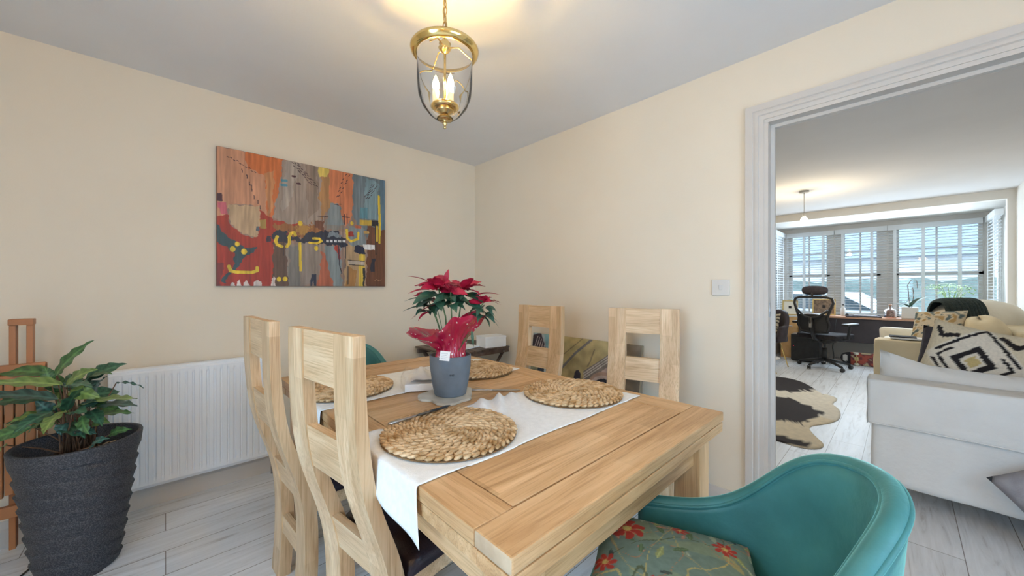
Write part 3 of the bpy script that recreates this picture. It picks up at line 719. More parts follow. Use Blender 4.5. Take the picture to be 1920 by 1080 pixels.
# ================================================================== LANTERN
lan = thing('ceiling_lantern', 'brass and clear glass bell lantern with candle bulbs hanging over the table', 'ceiling light', (LX, LY, 1.785))
b = NB(); add_lathe(b, [(.101, .268), (.106, .264), (.115, .270), (.122, .279), (.124, .287), (.121, .292), (.116, .289), (.110, .278), (.104, .276), (.101, .268)], seg=64); obj('rim', b, brass, lan)
b = NB(); prof = [(.012, .030), (.03, .034), (.055, .052), (.080, .082), (.095, .12), (.100, .17), (.100, .262), (.103, .272)]
add_lathe(b, prof, seg=56); obj('glass_bell', b, glass, lan)
b = NB(); add_lathe(b, [(0, -.002), (.004, 0), (.006, .006), (.003, .010), (.008, .016), (.009, .022), (.004, .028), (.024, .031), (.030, .036), (.026, .042), (.010, .045), (.012, .05), (.03, .062), (.034, .068), (.0, .070)], seg=28)
o = obj('finial', b, brassd, lan)
b = NB(); add_lathe(b, [(0, .070), (.040, .070), (.050, .076), (.051, .082), (.046, .088), (.030, .088), (0, .090)], seg=32); dish = obj('candle_dish', b, brass, lan)
b = NB(); add_tube(b, [(0, 0, .088), (0, 0, .29)], .0045, 12); obj('centre_rod', b, brass, lan)
for k in range(3):
    a = .6+k*2*PI/3; x, y = .033*math.cos(a), .033*math.sin(a)
    b = NB(); add_lathe(b, [(0, .086), (.0115, .086), (.0115, .135), (.009, .137), (0, .137)], (x, y, 0), 16); cs = obj('candle_sleeve', b, ivory, lan)
    b = NB(); add_lathe(b, [(0, .137), (.008, .138), (.0125, .150), (.0115, .162), (.006, .180), (.0, .192)], (x, y, 0), 16); obj('bulb', b, flame, cs)
b = NB(); add_lathe(b, [(0, .272), (.006, .276), (.016, .284), (.024, .296), (.018, .306), (.022, .312), (.014, .320), (.006, .334), (.0, .336)], seg=24); obj('top_boss', b, brass, lan)
for k in range(3):
    a = 1.5+k*2*PI/3
    b = NB(); add_tube(b, [(.02*math.cos(a), .02*math.sin(a), .30), (.05*math.cos(a), .05*math.sin(a), .303), (.085*math.cos(a), .085*math.sin(a), .272), (.098*math.cos(a), .098*math.sin(a), .262)], .0026, 8); obj('bracket', b, brass, lan)
b = NB(); z = .334; k = 0
while z < CZ-1.785-.035:
    L, Wd = .034, .010; M = Matrix.Rotation(k*PI/2+.4, 4, 'Z'); pts = []
    for q in range(16):
        a = 2*PI*q/16; pts.append(M @ Vector((Wd*.8*math.cos(a), 0, z+L/2+(L/2)*math.sin(a))))
    add_tube(b, pts, .0021, 6, closed=True); z += L-.0065; k += 1
obj('chain', b, brassd, lan)
b = NB(); add_tube(b, [(.003*math.sin(q*1.5), .003*math.cos(q*1.5), .33+q*(CZ-1.785-.35)/8) for q in range(9)], .0022, 6); obj('cable', b, brassd, lan)
b = NB(); add_lathe(b, [(0, CZ-1.785), (.05, CZ-1.785), (.05, CZ-1.785-.006), (.03, CZ-1.785-.024), (.008, CZ-1.785-.034), (0, CZ-1.785-.034)], seg=32); obj('ceiling_rose', b, brass, lan)
# ================================================================== ABSTRACT PAINTING ON LEFT WALL
pt = thing('abstract_painting', 'abstract canvas in orange, red, grey and teal with yellow strokes above the radiator', 'painting', (0, 0, 0))
PU0, PU1, PZ0, PZ1 = .222, 1.271, 1.212, 2.055
b = NB(); add_box(b, PU0, PU1, V0-.030, V0-.001, PZ0, PZ1, .002); obj('canvas_edge', b, noisy('canvas_side', (.16, .07, .05), (.26, .12, .07), 6, .7), pt)
def S_(x, y):                                                       # sketch coordinates -> canvas fractions
    X = (x-90)/1092.; s = X*688/(906*(1-X)+X*688); top = 92+216*X; return s*1.25, (y-top)/(998-top)
def PL(*p): return [S_(x, y) for x, y in p]
def paint_cols(U, V_):
    px = U*1.25; py = 1-V_; C_ = np.zeros(U.shape+(3,)); C_[:] = (.30, .20, .16)
    rs = np.random.RandomState(5)
    def fill(poly, col, w=.006, f=30, sd=0):
        m = inpoly(px+wob(px, py, w, f, sd), py+wob(py, px, w, f, sd+3), PL(*poly)); C_[m] = col
    def stroke(pts, wd, col):
        C_[seg_dist(px, py, PL(*pts)) < wd] = col
    fill([(85, 80), (290, 130), (310, 240), (400, 250), (450, 560), (370, 520), (330, 470), (170, 470), (150, 550), (85, 550)], (.56, .27, .16), sd=1)
    fill([(270, 120), (535, 175), (515, 300), (490, 430), (450, 545), (410, 560), (400, 290), (300, 240)], (.60, .16, .045), sd=2)
    fill([(400, 270), (470, 250), (450, 530), (430, 560)], (.55, .24, .10), sd=4)
    fill([(525, 170), (750, 215), (765, 300), (775, 560), (720, 610), (640, 590), (560, 610), (455, 560), (480, 450), (510, 300)], (.33, .26, .22), sd=3)
    fill([(540, 180), (640, 200), (600, 330), (560, 480), (500, 520), (520, 300)], (.38, .32, .28), sd=6)
    fill([(660, 200), (740, 215), (750, 500), (690, 560), (670, 400)], (.27, .20, .16), sd=8)
    fill([(770, 270), (830, 270), (835, 460), (770, 560), (750, 420)], (.42, .22, .09), sd=2)
    fill([(730, 205), (825, 225), (815, 290), (760, 285)], (.72, .55, .13), sd=5)
    fill([(820, 228), (980, 255), (972, 520), (920, 610), (890, 520), (850, 460), (820, 450)], (.60, .20, .09), sd=9)
    fill([(975, 255), (1190, 290), (1190, 670), (1060, 670), (1000, 600), (970, 520)], (.16, .20, .225), sd=3)
    fill([(1050, 300), (1145, 325), (1140, 560), (1040, 560)], (.20, .30, .34), sd=4)
    fill([(1145, 300), (1190, 300), (1190, 640), (1150, 620)], (.10, .17, .23), sd=1)
    fill([(85, 545), (160, 545), (170, 610), (330, 690), (370, 500), (450, 570), (560, 600), (640, 585), (620, 660), (460, 690), (465, 900), (440, 1005), (85, 1005)], (.38, .035, .018), sd=2)
    fill([(165, 470), (362, 478), (372, 600), (345, 680), (250, 655), (180, 600)], (.52, .36, .22), .004, 60, 3)
    fill([(85, 600), (190, 690), (260, 760), (350, 735), (330, 785), (270, 820), (190, 900), (150, 985), (128, 972), (190, 860), (210, 800), (160, 745), (85, 715)], (.03, .07, .085), sd=7)
    fill([(85, 850), (140, 850), (120, 1005), (85, 1005)], (.20, .03, .03), sd=7)
    fill([(460, 690), (560, 700), (560, 1005), (455, 1005)], (.12, .07, .05), sd=4)
    fill([(530, 720), (780, 730), (775, 880), (720, 965), (640, 1005), (560, 1005), (540, 850)], (.27, .22, .19), sd=5)
    fill([(560, 740), (640, 740), (620, 1005), (550, 1005)], (.20, .19, .18), sd=2)
    fill([(770, 760), (830, 830), (860, 1005), (735, 1005), (770, 880)], (.45, .13, .07), sd=6)
    fill([(780, 735), (895, 735), (905, 1005), (850, 1005), (800, 850)], (.22, .27, .29), sd=8)
    fill([(850, 735), (890, 735), (885, 860)], (.42, .05, .03))
    fill([(925, 720), (1060, 735), (1055, 1005), (915, 1005)], (.46, .31, .17), sd=2)
    fill([(940, 860), (1000, 900), (990, 1005), (920, 1005)], (.40, .20, .06), sd=3)
    fill([(1065, 600), (1190, 640), (1190, 1005), (1055, 1005)], (.15, .055, .025), sd=4)
    fill([(1010, 780), (1050, 780), (1050, 1005), (1010, 1005)], (.66, .47, .06), .002)
    fill([(460, 590), (560, 590), (700, 590), (780, 620), (780, 680), (620, 690), (470, 650)], (.30, .12, .04), .012, 50, 2)
    fill([(600, 600), (690, 600), (690, 670), (620, 670)], (.42, .22, .05), .01, 60, 4)
    fill([(455, 660), (540, 640), (600, 680), (700, 655), (780, 640), (935, 640), (935, 740), (860, 730), (700, 715), (620, 705), (540, 700), (460, 720)], (.018, .022, .045), .010, 45, 5)
    fill([(780, 560), (900, 580), (915, 620), (800, 630)], (.24, .23, .21), .01, 50, 1)
    fill([(820, 460), (880, 460), (905, 540), (910, 600), (800, 600)], (.22, .26, .28), sd=2)
    fill([(800, 640), (900, 645), (890, 685), (820, 680)], (.20, .24, .28), .01, 50)
    fill([(725, 570), (780, 570), (780, 640), (730, 620)], (.15, .055, .03), .004, 60)
    fill([(885, 640), (930, 640), (930, 690), (890, 690)], (.36, .25, .21), .008, 40)
    fill([(945, 600), (1050, 620), (1060, 730), (950, 730)], (.22, .26, .28), .006, 40, 2)
    fill([(940, 640), (980, 640), (975, 680), (945, 670)], (.34, .03, .02))
    fill([(92, 400), (128, 402), (130, 455), (92, 450)], (.06, .015, .03), .002); fill([(92, 455), (150, 462), (162, 535), (120, 535), (112, 500), (92, 490)], (.55, .12, .16), .002)
    fill([(372, 565), (410, 565), (412, 625), (372, 625)], (.40, .25, .06), .002); fill([(342, 612), (366, 614), (366, 642), (342, 642)], (.10, .12, .15), .002)
    fill([(415, 675), (440, 675), (440, 712), (415, 712)], (.04, .02, .04), .003)
    fill([(1015, 565), (1095, 568), (1095, 603), (1015, 598)], (.58, .38, .05), .001); fill([(1095, 570), (1138, 572), (1135, 608), (1098, 606)], (.02, .015, .02), .002)
    fill([(1018, 482), (1070, 485), (1070, 558), (1015, 552)], (.10, .25, .31), .002)
    fill([(1040, 724), (1115, 730), (1115, 762), (1042, 755)], (.78, .78, .78), .002); fill([(985, 735), (1040, 735), (1060, 780), (1010, 790), (980, 770)], (.018, .02, .05), .004)
    fill([(985, 600), (1030, 604), (1025, 622), (988, 618)], (.48, .12, .05), .002); fill([(1042, 634), (1080, 636), (1080, 654), (1045, 652)], (.62, .36, .10), .002)
    fill([(700, 920), (735, 920), (738, 1000), (722, 1000), (716, 960), (706, 1000), (695, 1000)], (.015, .025, .06), .002)
    fill([(1095, 820), (1118, 820), (1115, 905), (1088, 905)], (.02, .02, .035), .003); fill([(1035, 880), (1055, 880), (1050, 1000), (1040, 1000)], (.02, .02, .02), .003)
    fill([(940, 828), (1050, 835), (1050, 862), (945, 856)], (.50, .42, .34), .001)
    for q in ((172, 205, 975), (220, 250, 960), (265, 300, 962), (325, 385, 958), (440, 466, 930)):
        fill([(q[0], 1005), (q[0]+4, q[2]+18), ((q[0]+q[1])/2, q[2]), (q[1]-4, q[2]+12), (q[1]+2, 1005)], (.72, .62, .58), .003, 50)
    Y = (.80, .56, .035)
    stroke([(520, 688), (522, 800)], .003, (.03, .02, .03)); stroke([(878, 735), (885, 860), (900, 915)], .004, (.02, .02, .04)); stroke([(940, 870), (940, 985)], .004, (.02, .02, .03))
    stroke([(925, 738), (922, 880)], .004, (.02, .02, .03)); stroke([(940, 828), (1048, 836)], .003, (.02, .02, .02)); stroke([(948, 858), (1046, 864)], .003, (.02, .02, .02)); stroke([(1118, 600), (1122, 790)], .005, (.02, .02, .02))
    stroke([(745, 542), (812, 545)], .003, (.05, .02, .02)); stroke([(905, 545), (950, 550)], .004, (.05, .02, .03)); stroke([(918, 530), (918, 595)], .003, (.05, .02, .03)); stroke([(934, 526), (936, 590)], .003, (.05, .02, .03))
    for p in (752, 764, 776, 790): stroke([(p, 545), (p, 575)], .0025, (.08, .03, .02))
    stroke([(480, 678), (470, 705), (480, 730), (510, 742)], .011, Y); stroke([(542, 742), (560, 720), (558, 680), (570, 655), (590, 650), (598, 668)], .011, Y)
    stroke([(628, 720), (632, 895)], .010, Y); stroke([(690, 716), (740, 720), (768, 705), (755, 690), (715, 688)], .009, Y)
    stroke([(933, 632), (935, 685), (960, 706), (1005, 690), (1008, 650)], .010, Y); stroke([(1142, 412), (1146, 540), (1148, 600)], .011, Y); stroke([(1130, 610), (1130, 700)], .011, (.60, .42, .05)); stroke([(1148, 600), (1146, 715)], .009, Y)
    stroke([(168, 872), (180, 902), (220, 910), (320, 910), (350, 900), (350, 880)], .011, Y)
    for x, y, r in ((222, 727, .014), (192, 760, .017), (266, 776, .018), (630, 590, .017), (966, 588, .014), (734, 752, .016), (492, 954, .016), (532, 953, .016)):
        cx_, cy_ = S_(x, y); C_[np.hypot(px-cx_, (py-cy_)*.82) < r] = Y
    for x in (808, 832, 860, 886, 913): fill([(x-9, 697), (x+9, 699), (x+9, 713), (x-9, 711)], (.68, .70, .72), 0)
    D = (.05, .02, .03)
    for (x0, y0, dx, dy, cnt, cols, ang) in ((165, 160, 38, 24, 5, 2, .5), (580, 200, 13, 15, 10, 3, .6), (925, 275, -12, 27, 6, 2, -.8), (1095, 335, -8, 16, 6, 3, -.8), (855, 462, 14, 0, 2, 2, .1)):
        for i in range(cnt):
            for j in range(cols):
                x = x0+dx*i+(j*20 if abs(dx) > 9 else j*14)+rs.uniform(-5, 5); y = y0+dy*i+j*4+rs.uniform(-5, 5)
                stroke([(x-6*math.cos(ang), y-6*math.sin(ang)), (x+6*math.cos(ang), y+6*math.sin(ang))], .0028, D)
    for p in ((252, 252), (284, 290), (300, 335), (312, 350), (315, 375), (330, 425), (355, 455), (370, 490)): stroke([(p[0], p[1]-12), (p[0]+2, p[1]+10)], .003, D)
    for a_, b_, c_ in ((505, 312, (.09, .27, .36)), (505, 342, (.09, .27, .36)), (574, 284, (.07, .02, .03)), (606, 332, (.07, .02, .03))): stroke([(a_+6, b_), (a_+ (34 if c_[2] > .3 else 22), b_+2)], .010 if c_[2] > .3 else .008, c_)
    stroke([(1115, 962), (1128, 952), (1140, 962), (1160, 955)], .002, (.45, .25, .12))
    st = 1+.12*np.sin(px*140+3*np.sin(px*37)+wob(px, py, .6, 9))*(.4+.6*np.abs(np.sin(px*23)))+.08*np.sin(px*57)
    return np.clip(C_*st[..., None], 0, 1)
painted_panel('painted_face', 460, 370, lambda U, V_: np.stack([PU0+.0015+(PU1-PU0-.003)*U, np.full(U.shape, V0-.0304), PZ0+.0015+(PZ1-PZ0-.003)*V_], -1), paint_cols, paint_m, pt)
# ================================================================== LEANING CHURCH PAINTING
lp = thing('leaning_painting', 'unframed painting of a yellow church with arched doorway leaning on the wall behind the chairs', 'painting', (2.06, 1.575, 0.001), 0)
lean = math.atan2(.10, .84)
b = NB(); Ml = Matrix.Rotation(lean, 4, 'Y')
add_box(b, 0, .022, -.465, .465, 0, .845, .002, M=Ml); obj('canvas_edge', b, noisy('canvas_edge_mat', (.30, .26, .18), (.38, .33, .24), 6, .8), lp)
def church(U, V_):
    s, t = U, 1-V_; C_ = np.zeros(U.shape+(3,)); C_[:] = (.46, .38, .19)
    def fill(p, c, w=.004, f=25, sd=0): C_[inpoly(s+wob(s, t, w, f, sd), t+wob(t, s, w, f, sd), p)] = c
    fill([(0, 0), (.34, 0), (.30, .30), (.30, .9), (0, .9)], (.42, .50, .52)); fill([(.13, 0), (.26, 0), (.3, .12), (.15, .12)], (.28, .52, .55))
    fill([(-.01, .03), (.09, -.01), (.17, .17), (-.01, .17)], (.05, .03, .04), .001)
    for k in range(5): C_[seg_dist(s, t, [(.015+.028*k, .165), (.055+.022*k, .03+.01*k)]) < .0045] = (.50, .42, .40)
    fill([(-.01, .17), (.34, .17), (.34, .2), (-.01, .2)], (.40, .30, .2)); fill([(-.01, .2), (.10, .2), (.10, .9), (-.01, .9)], (.38, .34, .20)); fill([(.08, .2), (.15, .2), (.15, .9), (.08, .9)], (.07, .08, .10), .001)
    fill([(.15, .2), (.30, .2), (.30, .9), (.15, .9)], (.52, .60, .62)); fill([(.22, .36), (.27, .36), (.27, .6), (.22, .6)], (.05, .06, .08), .002)
    fill([(.33, 0), (.60, 0), (.30, .33)], (.50, .42, .20)); C_[seg_dist(s, t, [(.60, .0), (.46, .13), (.30, .32)]) < .010] = (.20, .19, .19); C_[seg_dist(s, t, [(.52, .0), (.33, .17)]) < .004] = (.26, .21, .12)
    C_[seg_dist(s, t, [(.63, .08), (.60, .18), (.58, .22)]) < .006] = (.26, .22, .13)
    fill([(.46, .30), (.475, .27), (.50, .265), (.52, .29), (.525, .40), (.46, .40)], (.045, .04, .06), .002)
    fill([(.57, .32), (.90, .06), (.90, .9), (.57, .9)], (.44, .34, .31), .002); fill([(.545, .27), (.88, -.01), (.90, .07), (.565, .355)], (.20, .18, .17), .001)
    for k in range(3): C_[seg_dist(s, t, [(.548, .285+.022*k), (.885, .005+.022*k)]) < .004] = (.48, .46, .44)
    d = np.hypot(s-.73, (t-.40)*.95); C_[(d < .15) & (t < .8)] = (.36, .25, .20); C_[(d < .125)] = (.46, .37, .33); C_[(d < .10)] = (.018, .02, .035)
    C_[inpoly(s, t, [(.63, .40), (.83, .40), (.83, .9), (.63, .9)])] = (.018, .02, .035)
    for k in (.68, .73, .78): C_[seg_dist(s, t, [(k, .36), (k, .50)]) < .004] = (.42, .33, .14)
    fill([(.88, 0), (1.01, 0), (1.01, 1), (.90, 1)], (.27, .23, .18), .003); fill([(-.01, .86), (1.01, .84), (1.01, 1.01), (-.01, 1.01)], (.30, .27, .22))
    st = 1+.10*np.sin(t*60+9*s+2*np.sin(s*31)); return np.clip(C_*st[..., None], 0, 1)
cl_, sl_ = math.cos(lean), math.sin(lean)
painted_panel('painted_face', 240, 220, lambda U, V_: np.stack([(-.0004)*cl_+(.845*V_)*sl_, .463-.926*U, .0004*sl_+.845*V_*cl_+.0003], -1), church, oilp_m, lp)
# ================================================================== RADIATOR
RU0, RU1, RZ0, RZ1, RV = -.215, .478, .125, .768, V0-.085
rad = thing('radiator', 'white ribbed panel radiator on the wall under the abstract painting', 'radiator', (RU0, RV, 0))
w_ = RU1-RU0; nr = 21
b = NB()
prof = []
def ribs(s, t):
    x = s*w_; e = min(x-.016, w_-.016-x); zz = RZ0+.004+(RZ1-RZ0-.008)*t
    ph = (x-.016)/(w_-.032)*nr; q = abs((ph % 1)-.5)*2
    dep = .008 if (q > .62 and e > 0) else 0.0
    if .62 < q < .80 and e > 0: dep = .008*(q-.62)/.18
    edge = min(t, 1-t)*(RZ1-RZ0)
    k = max(0, min(1, (edge-.028)/.018)); dep *= k
    rnd_ = 0.0
    if min(s, 1-s) < .004 or edge < .003: rnd_ = .012
    return Vector((x, dep*1.0+rnd_, zz))
grid(b, nr*10, 40, ribs); obj('front_panel', b, radm, rad, smooth=False, norm=False)
b = NB(); add_box(b, .001, w_-.001, .012, .020, RZ0, RZ1, .003); add_box(b, .0, .012, .004, .062, RZ0+.004, RZ1, .003); add_box(b, w_-.012, w_, .004, .062, RZ0+.004, RZ1, .003); add_box(b, .005, w_-.005, .006, .062, RZ1-.012, RZ1+.002, .003)
obj('casing', b, radm, rad)
b = NB()
for k in range(9): add_box(b, .05+k*(w_-.1)/9, .05+(k+.8)*(w_-.1)/9, .018, .052, RZ1+.001, RZ1+.003)
obj('top_grille', b, radm, rad)
b = NB(); add_tube(b, [(w_+.012, .035, RZ0+.055), (w_+.03, .035, RZ0+.055)], .009, 10); add_tube(b, [(w_+.024, .035, RZ0+.09), (w_+.024, .035, .0)], .0075, 10); add_tube(b, [(w_+.024, .035, RZ0+.07), (w_+.024, .035, RZ0+.12)], .013, 12); obj('valve', b, steel, rad)
# ================================================================== SWITCH
b = NB(); sw = thing('light_switch', 'white square light switch on the wall left of the doorway', 'light switch', (U0, .672, 1.203))
add_box(b, -.009, 0, -.043, .043, -.043, .043, .003); obj('plate', b, gloss_w, sw)
b = NB(); add_box(b, -.0125, -.008, -.008, .008, -.012, .012, .0015); obj('rocker', b, gloss_w, sw)
# ================================================================== PLANTER WITH CALATHEA
cx, cy, pr_, pz = -.268, 2.42, .19, .55
cal = thing('potted_calathea', 'leafy green calathea in a tall ridged dark grey pot by the radiator', 'potted plant', (cx, cy, 0))
b = NB(); seg = 96; rings = []
def potr(z):
    return .114+(.183-.114)*(z/pz)**.9
nzs = 150
def potf(s, t):
    a = 2*PI*s; z = t*pz
    ph = (z/.058+1.0*math.sin(a+.9)*.6+.25*a/(2*PI)*0) % 1.0
    r = potr(z)+(.009*ph**1.6 if z < pz-.055 else .0095)
    if z < .004: r -= .004
    return Vector((r*math.cos(a), r*math.sin(a), z))
grid(b, seg, nzs, potf, wrap=True)
R_ = potr(pz)+.0095
add_lathe(b, [(R_, pz), (R_-.002, pz+.004), (R_-.014, pz+.004), (R_-.018, pz), (R_-.026, pz-.09), (.0, pz-.09)], seg=seg); add_lathe(b, [(0, .001), (.11, .001)], seg=40)
bmesh.ops.remove_doubles(b, verts=b.verts, dist=.0005)
obj('pot', b, potgr, cal, smooth=True)
b = NB(); V = grid(b, 40, 8, lambda s, t: Vector((.160*t*math.cos(2*PI*s), .160*t*math.sin(2*PI*s), pz-.075+.008*noise.noise(Vector((t*math.cos(2*PI*s)*8, t*math.sin(2*PI*s)*8, 0))))), wrap=True); obj('soil', b, soil, cal)
def leafcol(base, vein):
    def f(t, q):
        k = .5+.5*math.sin(t*38-abs(q)*7)
        c = [base[i]*(1-k)+vein[i]*k for i in range(3)]
        if abs(q) < .12: c = [min(1, x*1.5) for x in vein]
        return c
    return f
GREENS = [((.045, .11, .045), (.10, .22, .07)), ((.03, .085, .05), (.07, .18, .10)), ((.12, .20, .05), (.22, .32, .09)), ((.02, .06, .045), (.06, .16, .13))]
LEAVES = [  # base px, tip px, base depth, tip depth, width px-ish m, colour
    (105, 704, 175, 638, 1.58, 1.60, .042, 0), (118, 722, -40, 722, 1.5, 1.42, .05, 2), (105, 700, -60, 700, 1.62, 1.58, .05, 0), (110, 748, -60, 745, 1.52, 1.40, .055, 3), (104, 745, -30, 760, 1.6, 1.55, .05, 1),
    (100, 772, 25, 814, 1.52, 1.40, .045, 1), (118, 772, 82, 815, 1.48, 1.36, .040, 2), (125, 722, 182, 692, 1.52, 1.50, .045, 2), (122, 725, 174, 726, 1.48, 1.42, .036, 1), (125, 772, 160, 724, 1.5, 1.44, .040, 1),
    (150, 760, 258, 748, 1.52, 1.44, .045, 2), (168, 765, 258, 762, 1.50, 1.46, .050, 3), (160, 712, 238, 682, 1.6, 1.62, .048, 1), (150, 718, 210, 700, 1.58, 1.56, .042, 0), (218, 718, 270, 727, 1.6, 1.60, .010, 3),
    (178, 745, 200, 705, 1.56, 1.54, .034, 3), (180, 782, 252, 775, 1.55, 1.55, .030, 0), (135, 775, 162, 775, 1.46, 1.40, .036, 1), (168, 770, 192, 800, 1.5, 1.44, .034, 1), (155, 780, 168, 815, 1.48, 1.44, .030, 0),
    (95, 715, 84, 688, 1.60, 1.60, .03, 0), (100, 770, 10, 798, 1.6, 1.5, .035, 2), (95, 785, -30, 790, 1.6, 1.6, .04, 1), (140, 808, 182, 815, 1.48, 1.46, .028, 3), (205, 815, 248, 805, 1.55, 1.55, .026, 0), (172, 838, 205, 822, 1.45, 1.45, .03, 3),
    (118, 735, 90, 700, 1.66, 1.7, .045, 0), (150, 735, 130, 700, 1.68, 1.72, .045, 1), (160, 745, 225, 735, 1.7, 1.75, .05, 1), (10, 835, -20, 870, 1.5, 1.4, .03, 2), (60, 800, -30, 830, 1.5, 1.45, .04, 0)]
cr_ = Vector((cx, cy, 0)); rnd = random.Random(8)
for k in range(22):
    x0, y0 = rnd.uniform(95, 185), rnd.uniform(725, 800); a = rnd.uniform(0, 2*PI); l = rnd.uniform(35, 75); dd = rnd.uniform(1.5, 1.72)
    LEAVES.append((x0, y0, x0+l*math.cos(a), min(825, y0+l*.55*math.sin(a)), dd, dd+rnd.uniform(-.06, .06), rnd.uniform(.03, .045), rnd.randrange(4)))
sb = NB()
for i, (x0, y0, x1, y1, d0, d1, wd, ci) in enumerate(LEAVES):
    p0, p1 = at(x0, y0, d0)-cr_, at(x1, y1, d1)-cr_
    bb = NB(); lay = bb.loops.layers.float_color.new('paint')
    nrm = Vector((-.25, -.55, .8))+Vector((rnd.uniform(-.3, .3),)*3)
    add_leaf(bb, p0, p1, wd*1.5, normal=nrm, droop=.012, fold=.18, wavy=.004, n=22, m=8, lay=lay, colfn=leafcol(*GREENS[ci]), seed=i)
    obj('leaf', bb, leaf_m, cal, norm=False)
    q = Vector((rnd.uniform(-.05, .05), rnd.uniform(-.06, .02), pz-.075))
    add_tube(sb, [q, q*.45+p0*.55+Vector((0, 0, .012)), p0], [.0032, .0026, .002], 6)
for k in range(10):
    q = Vector((rnd.uniform(-.05, .05), rnd.uniform(-.05, .04), pz-.075)); add_tube(sb, [q, q+Vector((rnd.uniform(-.02, .02), 0, rnd.uniform(.08, .2)))], .003, 6)
obj('stem', sb, stemm, cal)
b = NB(); rnd = random.Random(2)
for k in range(7):
    q = Vector((rnd.uniform(-.1, .12), rnd.uniform(-.13, .05), pz-.064)); a = rnd.uniform(0, 6); add_leaf(b, q, q+Vector((.06*math.cos(a), .06*math.sin(a), .012)), .025, droop=.01, wavy=.004, n=6)
o = obj('dead_leaf', b, noisy('dry_leaf', (.30, .20, .10), (.48, .36, .24), 30, .8), cal, norm=False); o['label'] = 'dry curled leaves on the soil'
# ================================================================== EASEL
es = thing('studio_easel', 'folded orange-brown wooden easel against the wall behind the plant pot', 'easel', (-.50, 2.70, 0), 0)
def ebox(name, *bx, m=pine, bev=.003, M=None):
    bx = (bx[0]*.55, bx[1]*.55)+bx[2:]
    b = NB(); add_box(b, *bx, bev=bev, M=M); return obj(name, b, m, es)
ebox('upright', .00, .035, -.02, .02, 0.05, 1.035); ebox('upright', .085, .120, -.02, .02, 0.05, 1.035); ebox('top_block', -.004, .124, -.026, .022, 1.035, 1.062)
ebox('crossbar', -.10, .19, -.045, -.020, .80, .865, M=None); ebox('crossbar', -.10, .19, -.045, -.020, .20, .25)
ebox('canvas_ledge', -.11, .21, -.085, -.045, .80, .825)
ebox('outer_leg', -.10, -.06, -.042, .0, 0, .88); ebox('outer_leg', .150, .190, -.042, .0, 0, .86)

for k in range(4): ebox('tray_board', -.055+k*.052, -.055+k*.052+.044, -.072, -.047, .30+.01*k, .80)
b = NB(); add_lathe(b, [(0, 0), (.014, 0), (.014, .012), (.006, .018), (0, .018)], seg=16, M=tr(.09, -.046, .835, PI/2)); obj('wing_knob', b, brassd, es)
b = NB(); add_tube(b, [(-.60, 2.30, .006), (-.52, 2.26, .006), (-.42, 2.22, .006), (-.33, 2.235, .006), (-.25, 2.2, .006), (-.15, 2.27, .006)], .0035, 8)
b.free()
b = NB(); add_tube(b, [(-.75, 2.52, .005), (-.62, 2.50, .005), (-.50, 2.47, .005), (-.44, 2.5, .005), (-.42, 2.55, .005)], .004, 8)
tag(obj('cable', b, black_p), 'thin black cable on the floor beside the dark grey plant pot', 'cable')
# ================================================================== FOLDING BALCONY TABLE IN THE CORNER
ft = thing('folding_side_table', 'dark slatted wooden folding table with crossed legs in the room corner', 'side table', (1.52, 2.27, 0))
fw_, fl_ = .60, .53
for k in range(8):
    b = NB(); add_box(b, .004+k*.0745, .004+k*.0745+.067, 0, fl_, .698, .712, .002); obj('slat', b, dwood, ft)
for y in (.03, fl_-.05):
    b = NB(); add_box(b, 0, fw_, y-.012, y+.012, .660, .697, .002); obj('top_rail', b, dwood, ft)
for s, (xa, xb) in enumerate(((.04, fw_-.04), (fw_-.06, .06))):
    for y in (.055 if s else .03, fl_-.075 if s else fl_-.05):
        b = NB(); add_tube(b, [(xa, y+.022, 0), ((xa+xb)/2, y+.022, .34), (xb, y+.022, .66)], .016, 4); obj('leg', b, dwood, ft)
b = NB()
for x in (.05, fw_-.06): add_tube(b, [(x, .018, .672), (x, .012, .672)], .006, 10)
obj('bolt', b, steel, ft)
b = NB(); bxw = thing('white_box', 'small white cardboard box on the right end of the folding table', 'box', (1.985, 2.36, .7135), -.15)
add_box(b, -.10, .10, -.075, .075, 0, .075, .002); obj('carton', b, paper, bxw)
b = NB(); add_box(b, -.102, .102, -.077, .077, .0755, .090, .002); obj('lid', b, paper, bxw)
b = NB(); add_box(b, -.10, .10, -.07, .07, 0, .008, .001, M=tr(1.80, 2.45, .7135, rz=.25)); tag(obj('magazine', b, paper), 'pale magazine lying flat on the folding table behind the poinsettia', 'magazine')
